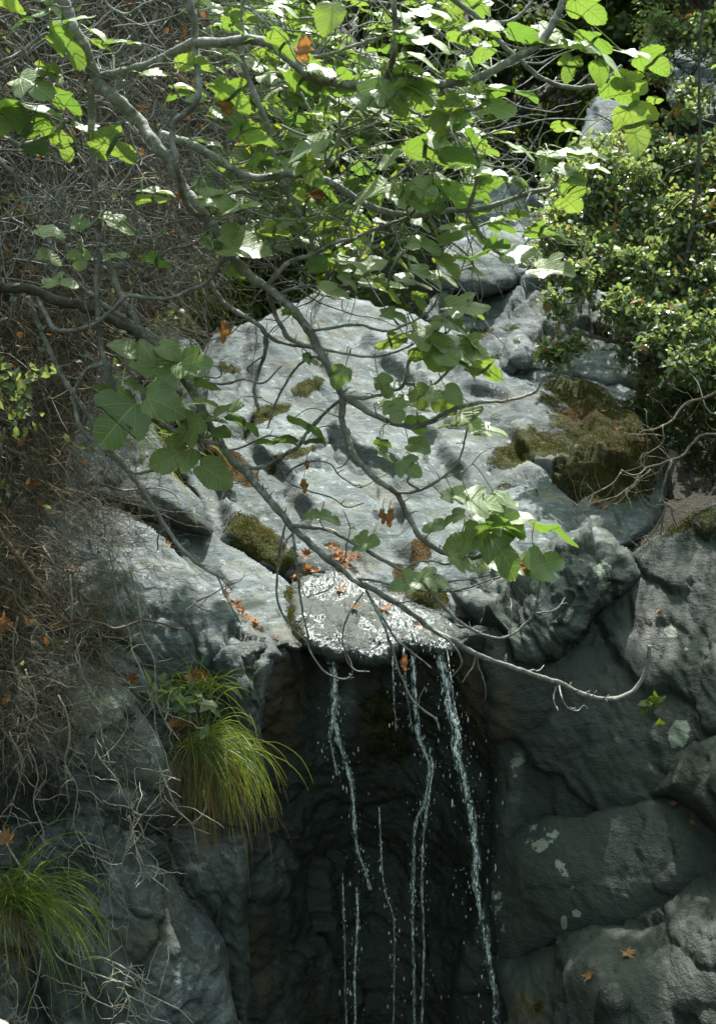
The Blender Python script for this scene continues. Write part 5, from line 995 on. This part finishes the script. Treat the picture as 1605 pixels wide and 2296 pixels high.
wf = empty('waterfall'); wf['kind'] = 'structure'
def strand(pts, Y, w0, w1, drops, seed, breakup=0.5, spread=1.0, fwd=0.0, veil=True):
    r = np.random.default_rng(seed); sp = smooth_line(pts, 40); n = len(sp)
    s = np.concatenate([[0], np.cumsum(np.linalg.norm(np.diff(sp, axis=0), axis=1))]); L = s[-1]; t = s / L
    Ys = Y - 0.10 * np.sin(np.clip(t * 3, 0, 1) * 1.57) - fwd * t; P = at(sp[:, 0], sp[:, 1], Ys); m = FPX / Y
    b = Batch(); W = (w0 + (w1 - w0) * t) / m
    for k in range(7):      # many thin threads that wander, pinch off and break
        off = np.stack([fbm(np.stack([s / 40, s * 0 + k * 9 + seed, s * 0], -1), 3), fbm(np.stack([s / 60, s * 0 + k * 9 + seed + 5, s * 0], -1), 2) * 0.5, s * 0], -1) * (W * (0.45 + 0.8 * t))[:, None] * (0.35 + k * 0.22)
        pp = P + off; dn = perlin(np.stack([s / 26, s * 0 + k * 4.4 + seed, s * 0], -1)); dn2 = perlin(np.stack([s / 8, s * 0 + k * 8.4 + seed, s * 0], -1))
        rad = W * (0.125 - 0.009 * k) * (1 + 0.8 * dn + 1.1 * dn2) * (1.2 - 0.35 * t)
        cut = -0.55 + breakup * (0.2 + 0.75 * np.clip(t * 1.6, 0, 1)) + 0.05 * k; on = dn * 0.8 + dn2 * 0.8 > cut
        i = 0
        while i < n - 2:
            if not on[i]: i += 1; continue
            j = i
            while j < n - 1 and on[j]: j += 1
            if j - i >= 3:
                rr = np.clip(rad[i:j], W[i] * 0.05, None) * np.sin(np.linspace(0.25, math.pi - 0.1, j - i)) ** 0.6
                v, fs = tube(pp[i:j], np.clip(rr, 0.0010, 0.012), 6, bump=0.5, seed=seed + k); b.add(v, fs)
            i = j + 1
    if veil:            # a thin torn sheet between the threads
        for k in range(2):
            wd = W * (0.9 - 0.3 * k) * (1.1 - 0.3 * t) * (1 + 0.5 * perlin(np.stack([s / 50, s * 0 + k * 3 + seed, s * 0], -1)))
            c = P + np.stack([W * 0.4 * perlin(np.stack([s / 70, s * 0 + k + seed * 2.0, s * 0], -1)), W * 0 + 0.012 * k, W * 0], -1); u5 = np.linspace(-1, 1, 5)
            vv = np.stack([c[:, None, 0] + wd[:, None] * u5 * 0.8, c[:, None, 1] + 0.012 * np.sin(u5 * 5 + s[:, None] / 20), np.broadcast_to(c[:, None, 2], (n, 5))], -1).reshape(-1, 3)
            i5 = np.arange(n * 5).reshape(n, 5); b.add(vv, np.stack([i5[:-1, :-1], i5[1:, :-1], i5[1:, 1:], i5[:-1, 1:]], -1).reshape(-1, 4), mi=1)
    for k in range(int(drops * 0.75)):      # loose drops, stretched by their fall
        i = min(int(r.uniform() ** 0.8 * n), n - 1); c = P[i] + r.normal(size=3) * np.array([W[i] * (0.7 + 2.2 * t[i]) * spread + 0.004, 0.02, 0.03]); q = r.uniform(0.0008, 0.0021) if r.uniform() < 0.8 else r.uniform(0.002, 0.0034) * (1 + 0.5 * r.uniform())
        ln = q * r.uniform(1.6, 5); v, fs = tube(c + np.array([0, 0, 1.0]) * np.linspace(-ln, ln, 5)[:, None], q * np.array([.3, .9, 1, .75, .15]), 5); b.add(v, fs)
    b.build('water_strand', [M['water'], M['veil']], wf)
strand([(985, 1436), (980, 1446), (985, 1470), (997, 1520), (1010, 1590), (1024, 1640), (1022, 1680), (1036, 1730), (1050, 1800), (1061, 1850), (1067, 1920), (1066, 1980), (1080, 2050), (1090, 2120), (1104, 2200), (1116, 2310)], 7.46, 16, 13, 380, 1, 0.62, 1.0, 0.34)
strand([(742, 1446), (746, 1470), (748, 1500), (751, 1560), (747, 1600), (756, 1650), (772, 1700), (788, 1760), (794, 1830), (800, 1900), (818, 1950), (830, 1996)], 7.50, 13, 7, 220, 2, 0.45)
strand([(752, 1560), (746, 1610), (740, 1650), (748, 1700), (756, 1740)], 7.46, 7, 5, 60, 12, 0.55)
strand([(926, 1448), (926, 1480), (931, 1560), (936, 1640), (950, 1682), (962, 1720), (952, 1800), (931, 1850), (926, 2000), (926, 2100), (930, 2310)], 7.52, 9, 6, 200, 3, 0.55)
strand([(936, 1620), (948, 1680), (970, 1710), (962, 1780), (956, 1830), (948, 1900), (946, 2000), (950, 2100), (946, 2310)], 7.48, 5, 5, 170, 4, 0.62)
strand([(800, 1990), (802, 2060), (797, 2140), (795, 2220), (798, 2310)], 7.50, 5, 5, 90, 5, 0.4)
strand([(768, 1960), (772, 2100), (776, 2310)], 7.5, 3, 3, 60, 9, 0.95)
strand([(880, 1450), (881, 1520), (884, 1580), (888, 1640)], 7.5, 3, 3, 40, 6, 0.8)
strand([(850, 1810), (854, 1900), (861, 1990), (882, 2060), (884, 2150), (882, 2310)], 7.5, 3, 3.5, 110, 7, 0.85)
strand([(905, 1450), (908, 1500), (912, 1560), (925, 1640)], 7.5, 3, 3, 40, 8, 0.8)
strand([(1000, 1450), (1008, 1500), (1016, 1560), (1030, 1640), (1045, 1720), (1060, 1800)], 7.44, 4, 6, 120, 10, 1.1, 2.0, 0.12, False)

# ------------------------------------------------------------------ grass tufts
def blade(b, p0, d0, L, w, grav, r, segs=11, rnd=0.5):
    d = d0 / np.linalg.norm(d0); pts = [p0.copy()]; s = L / segs; p = p0.copy(); bend = r.integers(4, 30)
    for k in range(segs):
        d = d + np.array([0, 0, -grav * (0.4 + k / segs)]) + r.normal(size=3) * 0.055 + (k == bend) * r.normal(size=3) * [0.5, 0.2, 0.3] - [0, 0, 0.35 * (k == bend)]; d /= np.linalg.norm(d); p = p + d * s; pts.append(p.copy())
    pts = np.array(pts); t = np.gradient(pts, axis=0); sd = np.cross(t, r.normal(size=3) * 0.5 + np.array([0, -1.0, 0.3])); sd /= np.linalg.norm(sd, axis=1)[:, None] + 1e-9
    ww = (w * np.clip(1.15 - np.linspace(0, 1, segs + 1) ** 1.6, 0.08, 1))[:, None]
    up = np.cross(sd, t); up /= np.linalg.norm(up, axis=1)[:, None] + 1e-9
    v = np.stack([pts - sd * ww, pts + up * ww * 0.35, pts + sd * ww], 1).reshape(-1, 3); i = np.arange(segs)[:, None] * 3
    b.add(v, np.vstack([np.concatenate([i, i + 1, i + 4, i + 3], 1), np.concatenate([i + 1, i + 2, i + 5, i + 4], 1)]), rnd=rnd)
def tuft(label, x, y, Y, n, L, aim, spread, grav, w, ndry, dryL, seed, rootr=0.05):
    r = np.random.default_rng(seed); o = empty('grass_tuft', at(x, y, Y)); tag(o, label, 'grass tuft', 'grass tufts on the left rocks')
    c0 = np.zeros(3); g = Batch(); s = Batch(); aim = np.array(aim, float)
    for k in range(n):
        d = aim + r.normal(size=3) * spread; d[1] = -abs(d[1]) * 0.8
        blade(g, c0 + r.normal(size=3) * [rootr, rootr * 0.5, rootr * 0.6], d, L * r.uniform(0.45, 1.1), w * r.uniform(0.6, 1.15), grav * r.uniform(0.7, 1.35), r, rnd=np.clip(r.normal(0.5, 0.25), 0, 1))
    for k in range(ndry):
        d = aim * 0.4 + r.normal(size=3) * 0.5 + [0.05, -0.1, -0.7]; d[1] = -abs(d[1])
        blade(s, c0 + r.normal(size=3) * [rootr * 1.3, rootr * 0.5, rootr], d, dryL * r.uniform(0.3, 1.1), w * 0.6, 0.3, r, rnd=r.uniform())
    g.build('green_blade', M['grass'], o); (s.build('dry_blade', M['straw'], o) if s.n else None); return o
tuft('large arching grass tuft with straw hanging beneath, beside the falls', 452, 1672, 6.82, 210, 0.52, (0.58, -0.25, 0.34), (0.36, 0.4, 0.34), 0.30, 0.0022, 230, 0.62, 41, 0.065)
tuft('small sparse grass tuft with broad leaved weed, above the large one', 447, 1545, 6.95, 52, 0.34, (0.30, -0.2, 0.55), (0.75, 0.4, 0.3), 0.20, 0.0026, 24, 0.2, 42, 0.05)
tuft('grass tuft spreading from the left edge of the photo', 16, 2020, 5.9, 150, 0.64, (0.70, -0.25, 0.6), (0.5, 0.4, 0.4), 0.24, 0.0028, 90, 0.42, 43, 0.05)
tuft('thin pale grass hanging from the foot of the creepers', 320, 955, 8.3, 60, 0.5, (0.3, -0.2, 0.1), (0.8, 0.3, 0.5), 0.25, 0.0024, 0, 0.3, 44, 0.16)

def weed(name, label, x, y, Y, n, size, spread, mat, seed, cat='plant', group=None):
    r = np.random.default_rng(seed); o = empty(name); tag(o, label, cat, group); c = at(x, y, Y); lb = Batch(); tb = Batch(); ps = []
    for k in range(max(4, n // 7)):
        e = c + r.normal(size=3) * np.array([spread, spread * 0.6, spread * 0.8]) + [0, -0.03, 0]
        ln = smooth_line([c + [0, 0.03, -spread * 0.6], (c + e) / 2 + [0, 0, spread * 0.3], e], 5); v, fs = tube(ln, 0.0014, 4); tb.add(v, fs); ps.append(ln[4:])
    ps = np.vstack(ps); small_leaves(lb, ps[r.integers(0, len(ps), n)] + r.normal(size=(n, 3)) * spread * 0.12, size, 0.4, seed, droop=0.5)
    tb.build('stem', M['straw'] if False else M['twig'], o); lb.build('foliage', M[mat], o); return o
weed('weed', 'low broad leaved weed growing among the small grass tuft', 415, 1558, 6.82, 60, 0.085, 0.11, 'oak', 51)
weed('weed', 'small weed with green and yellow leaves on the shaded right rock', 1465, 1582, 6.95, 16, 0.07, 0.07, 'lime', 52)
weed('weed', 'dim green weed patch at the left edge among dry creepers', 40, 905, 6.3, 90, 0.06, 0.16, 'oak', 53)

# ------------------------------------------------------------------ dry creepers
px, py, p, fn = SURF['hillside']
cr = Batch()
sel = np.where((px > -160) & (py < 1600))[0]
def stem(b, p0, d, L, r0, wob, grav, twigs, n=None, sides=3):
    n = n or max(6, int(L / 0.045)); pp = walk(p0, d, L, n, wob, grav); v, fs = tube(pp, np.linspace(r0, r0 * 0.45, len(pp)), sides, cap=False); b.add(v, fs)
    for k in range(twigs):
        i = rng.integers(1, len(pp) - 1); q = walk(pp[i], rng.normal(size=3) + (pp[i + 1] - pp[i]) * 12, L * rng.uniform(0.12, 0.4), max(4, n // 3), wob * 1.2, grav); v, fs = tube(q, np.linspace(r0 * 0.6, r0 * 0.3, len(q)), sides, cap=False); b.add(v, fs)
    return pp
for k in range(7600):
    i = sel[rng.integers(len(sel))]; dn = fbm(np.array([[px[i] / 70, py[i] / 150, 3.0]]), 3)[0]
    if dn < rng.uniform(-0.6, 0.25): continue
    p0 = p[i] + fn[i] * (0.02 + (0.30 + 0.25 * dn) * rng.uniform() ** 1.5)
    d = rng.normal(size=3) * [0.8, 0.35, 0.8] + [0.2, -0.1, -0.6]; rr = rng.uniform(0.0009, 0.0022) if rng.uniform() < 0.95 else rng.uniform(0.004, 0.009)
    stem(cr, p0, d, rng.uniform(0.25, 0.9), rr, rng.choice([0.18, 0.30, 0.42]), 0.07, 1)
for k in range(420):      # looser strands over the boulders
    t = rng.uniform(); x = rng.uniform(-60, 300) - 90 * t; y = 1020 + 560 * t + rng.normal(0, 60)
    b_ = drop(x, y, 60); Y = (b_[0][1] if b_ is not None else 6.6) - rng.uniform(0.04, 0.30)
    stem(cr, at(x, y, Y), [rng.normal(0.35, 0.6), rng.normal(-0.25, 0.2), rng.normal(-0.6, 0.5)], rng.uniform(0.3, 0.9), rng.uniform(0.0014, 0.0028), 0.32, 0.05, 3, sides=4)
o = cr.build('dry_creepers', M['twig']); o['kind'] = 'stuff'; cr = Batch()
for k in range(95):      # paler loose strands over the boulders
    t = rng.uniform(); x = rng.uniform(-50, 330) - 60 * t; y = 1120 + 900 * t + rng.normal(0, 60)
    b_ = drop(x, y, 60); Y = (b_[0][1] if b_ is not None else 6.3) - rng.uniform(0.06, 0.35)
    stem(cr, at(x, y, Y), [rng.normal(0.25, 0.5), rng.normal(-0.2, 0.2), rng.normal(-0.8, 0.4)], rng.uniform(0.3, 0.9), rng.uniform(0.0010, 0.0019), 0.30, 0.06, 3, sides=4)
o = cr.build('loose_creepers', M['palestem']); o['kind'] = 'stuff'
lv = Batch(); q_ = sel[rng.integers(0, len(sel), 1500)]; q_ = q_[(fbm(np.stack([px[q_] / 110, py[q_] / 110, py[q_] * 0 + 9], -1), 2) > 0.12)]
small_leaves(lv, p[q_] + fn[q_] * rng.uniform(0.1, 0.35, (len(q_), 1)), 0.05, 0.4, 91); o = lv.build('creeper_leaves', M['oak']); o['kind'] = 'stuff'
lv = Batch(); q_ = sel[rng.integers(0, len(sel), 200)]; small_leaves(lv, p[q_] + fn[q_] * rng.uniform(0.15, 0.35, (len(q_), 1)), 0.06, 0.4, 92); o = lv.build('withered_creeper_leaves', M['tan']); o['kind'] = 'stuff'
# long single stems that hang in front of the boulders
def hanging(label, pts, Y0, Y1, r0, mat='twig', group='dry creeper stems over the left boulders', tw=8, name='creeper_stem', wig=0.012):
    b = Batch(); q = branch_line(pts, Y0, Y1, r0, r0 * 0.45, b, 6, wig)
    for k in range(tw):
        i = rng.integers(2, len(q) - 1); dd = (q[i + 1] - q[i]) * 14 + rng.normal(size=3) * [1, 0.4, 1]; pp = walk(q[i], dd, rng.uniform(0.06, 0.25), 8, 0.26, 0.03); v, fs = tube(pp, np.linspace(r0 * 0.55, r0 * 0.25, 9) / FPX * Y0, 5); b.add(v, fs)
    o = b.build(name, M[mat]); tag(o, label, 'stem', group); return o
hanging('thick reddish woody creeper stem crossing from the left edge', [(-60, 1120), (0, 1190), (50, 1260), (100, 1325), (125, 1370), (165, 1400), (190, 1412)], 6.0, 6.1, 7, 'redtwig')
hanging('reddish creeper stem running right and forking over the dark slab', [(105, 1330), (150, 1375), (170, 1390), (220, 1395), (260, 1405), (310, 1395), (370, 1400), (410, 1410), (420, 1370), (440, 1350)], 6.1, 6.6, 3.2, 'redtwig')
hanging('thin reddish creeper stem bent toward the long grey slab', [(440, 1350), (480, 1330), (510, 1312), (540, 1300), (548, 1278)], 6.7, 6.9, 1.8, 'redtwig', tw=3)
hang = [[(240, 1180), (250, 1260), (262, 1340), (290, 1420), (300, 1470), (330, 1530), (345, 1580), (350, 1640), (370, 1690), (385, 1745)], [(285, 1270), (300, 1310), (315, 1370), (320, 1430), (345, 1480), (352, 1560), (362, 1600), (385, 1640)],
        [(60, 1500), (80, 1580), (60, 1660), (85, 1740), (75, 1800), (95, 1880), (60, 1960)], [(130, 1560), (160, 1640), (150, 1710), (175, 1770), (168, 1850), (190, 1900)], [(200, 1540), (230, 1600), (215, 1680), (255, 1740), (290, 1800), (320, 1826), (360, 1780), (372, 1740)],
        [(20, 1640), (45, 1720), (30, 1800), (10, 1860)], [(290, 1826), (300, 1880), (330, 1950), (380, 1996)], [(0, 1860), (40, 1940), (95, 2010), (150, 2080), (180, 2150), (190, 2296)], [(95, 2060), (125, 2140), (185, 2170), (240, 2190), (300, 2215), (345, 2235), (400, 2262), (432, 2300)],
        [(180, 2150), (220, 2145), (270, 2165), (310, 2190), (330, 2210)], [(95, 2130), (85, 2200), (65, 2260), (52, 2320)], [(345, 1690), (372, 1760), (400, 1815), (430, 1850), (440, 1908)], [(10, 2100), (20, 2180), (40, 2220), (30, 2320)], [(160, 1290), (165, 1400), (180, 1500), (170, 1590)], [(40, 1380), (30, 1480), (55, 1560), (45, 1660)],
        [(270, 1965), (290, 1880), (300, 1830), (290, 1780)], [(190, 2200), (215, 2240), (262, 2262)], [(278, 2215), (288, 2250), (278, 2310)]]
for k, pts in enumerate(hang):
    hanging('pale thin dry creeper stem dangling over the left boulders' if pts[0][1] < 1840 else 'pale thin dry creeper stem near the lower left grass tuft', pts, 6.1 - 0.15 * (pts[0][1] > 1840), 6.15 - 0.25 * (pts[0][1] > 1840), 2.5, 'palestem', tw=12)

# ------------------------------------------------------------------ fallen plane leaves
ol = []
for a, rr in [(-90, .10), (-60, .42), (-48, .34), (-25, .72), (-12, .40), (0, .46), (20, .88), (38, .48), (52, .50), (62, .78), (76, .46), (90, 1.0)]: ol.append((rr * math.cos(R(a)), rr * math.sin(R(a))))
ol = np.array(ol); ol = np.vstack([ol, ol[-2:0:-1] * [-1, 1]])
PM = []
for s_ in range(5):
    r = np.random.default_rng(200 + s_); n = len(ol); b = Batch(); rings = [ol * 0.0 + [0, 0.05], ol * 0.4, ol * 0.75, ol]
    v = np.vstack(rings); rad = np.hypot(v[:, 0], v[:, 1]); z = 0.45 * r.uniform(0.4, 1.2) * np.abs(v[:, 0]) ** 1.5 + r.uniform(-0.1, 0.5) * v[:, 1] ** 2 + 0.16 * np.sin(v[:, 0] * 7 + s_) * rad + 0.10 * r.normal(size=len(v)) * rad
    V = np.stack([v[:, 0], v[:, 1], z], -1) * 0.052; i = np.arange(n); j = (i + 1) % n
    f = np.vstack([np.stack([k * n + i, k * n + j, (k + 1) * n + j, (k + 1) * n + i], -1) for k in range(3)])
    b.add(V, f, rnd=np.full(len(V), (0.05, 0.3, 0.55, 0.8, 1.0)[s_])); st_ = np.array([[0, 0, 0], [0, -.03, .004], [.004, -.06, .002]]); vv, fs = tube(st_, 0.0012, 4); b.add(vv, fs, rnd=0.6)
    m_ = b.build('dry_leaf', M['tan' if s_ in (1, 3) else 'dry']); PM.append(m_.data); bpy.data.objects.remove(m_)
from mathutils import Matrix
def fallen(x, y, label, s=1.0, shape=None, group='dry orange leaves lying about the gorge', flat=0.5, surf=None, lift=0.012, rndz=None):
    d = surf or drop(x, y, 14)
    if d is None: return
    p_, n_ = d; o = bpy.data.objects.new('dry_leaf', PM[rng.integers(5) if shape is None else shape]); COL.objects.link(o)
    nn = Vector(n_ + rng.normal(size=3) * flat * 0.6 + np.array([0, -0.1, 0.35])).normalized(); q = nn.to_track_quat('Z', 'Y').to_matrix().to_4x4() @ Matrix.Rotation(rng.uniform(0, 6.28), 4, 'Z')
    o.matrix_world = Matrix.Translation(Vector(p_ + n_ * lift)) @ q @ Matrix.Scale(s, 4); tag(o, label, 'leaf', group); return o
for k in range(22):
    x, y = rng.normal(764, 17), rng.normal(1268, 11); fallen(x, y, 'dry orange leaf heaped in the hollow above the wet ledge', rng.uniform(0.7, 1.1), lift=0.02 + rng.uniform(0, 0.05), flat=1.2)
for k in range(6): fallen(rng.normal(688, 11), rng.normal(1284, 7), 'dry brown leaf in the small cluster left of the wet ledge', rng.uniform(0.8, 1.2), lift=0.03, flat=1.3)
for x, y, s in [(492, 1364, .9), (512, 1376, 1.1), (528, 1364, 1.2), (537, 1385, 1.2), (545, 1396, .9), (560, 1403, 1.0), (574, 1409, .8), (520, 1385, 1.0), (533, 1372, 1.1), (588, 1416, .7)]: fallen(x, y, 'dry orange leaf caught along the crack between the left slabs', s, flat=1.3, lift=0.03)
for x, y, s, lab in [(622, 1427, .7, 'small brown leaf alone at the end of the long slab'), (760, 1338, 1.25, 'bright orange leaf stuck alone on the upper wet ledge'), (792, 1388, 1.0, 'dull wet leaf in the middle of the wet ledge'), (862, 1384, 1.1, 'pale leaf flattened under the water on the ledge'), (938, 1413, .9, 'pale leaf at the lip above the right strands of water'),
        (905, 1338, .9, 'pinkish leaf by the brown moss on the upper right of the ledge'), (1112, 762, 1.4, 'russet leaf against the small bright wedge of rock'), (1128, 800, 1.2, 'russet leaf below the small bright wedge of rock'), (1232, 820, 1.3, 'orange leaf at the foot of the hanging oak spray'), (1385, 960, 1.2, 'pale pink leaf on the dark mossy slope'), (1437, 978, 1.3, 'pale leaf beside the dead branches on the mossy slope'),
        (1342, 1140, 1.3, 'orange leaf above the knobbly boulder'), (1360, 1143, 1.0, 'tan leaf beside the orange one above the knobbly boulder'), (1352, 934, 1.0, 'reddish leaf half buried in moss under the oak'), (372, 1228, .8, 'pinkish brown leaf in the gap behind the long slab'), (145, 1310, .9, 'pale brown leaf caught high in the dry creepers'), (1405, 2143, 1.0, 'curled brown leaf on the pale ledge at the lower right'), (1325, 2190, 1.0, 'orange leaf hanging on the rock edge at the lower right'),
        (1490, 1388, .7, 'faint reddish leaf on the dark right cliff'), (1512, 1810, .7, 'small tan leaf in the crevice by the right edge rock'), (1555, 1850, .6, 'small tan leaf on top of the large smooth boulder'), (448, 1668, 1.3, 'tan leaf lying in the root of the large grass tuft'), (1230, 1545, .3, 'tiny leaf scrap on the right cliff'), (1500, 1130, 1.1, 'rusty leaf below the hanging dead branches')]:
    fallen(x, y, lab, s)
for x, y in [(405, 1622), (418, 1630), (392, 1628)]: fallen(x, y, 'brown leaf clumped above the root of the large grass tuft', 1.1, surf=(at(x, y, 6.8), np.array([0, -.8, .6])), flat=1.2)
for x, y in [(440, 1515), (430, 1522), (455, 1520), (300, 1518)]: fallen(x, y, 'brown leaf tangled in the small grass tuft', 1.0, surf=(at(x, y, 6.9), np.array([0, -.8, .6])), flat=1.2)
fallen(8, 1405, 'rusty leaf in the creepers at the left edge halfway down', 1.4, surf=(at(8, 1405, 5.95), np.array([0, -.8, .6])))
fallen(14, 1880, 'rusty leaf in the root of the left edge grass tuft', 1.3, surf=(at(14, 1885, 5.8), np.array([0, -.8, .6])))
for x, y in [(198, 22), (190, 30), (370, 186), (305, 170), (318, 70), (400, 95), (60, 145), (150, 190), (300, 455), (220, 255)]: fallen(x, y, 'orange leaf caught in the creepers behind the fig limbs', 1.6, surf=(drop(x, y, 30) or (at(x, y, 7.6), np.array([0, -1., .2]))), lift=0.3, flat=1.4)
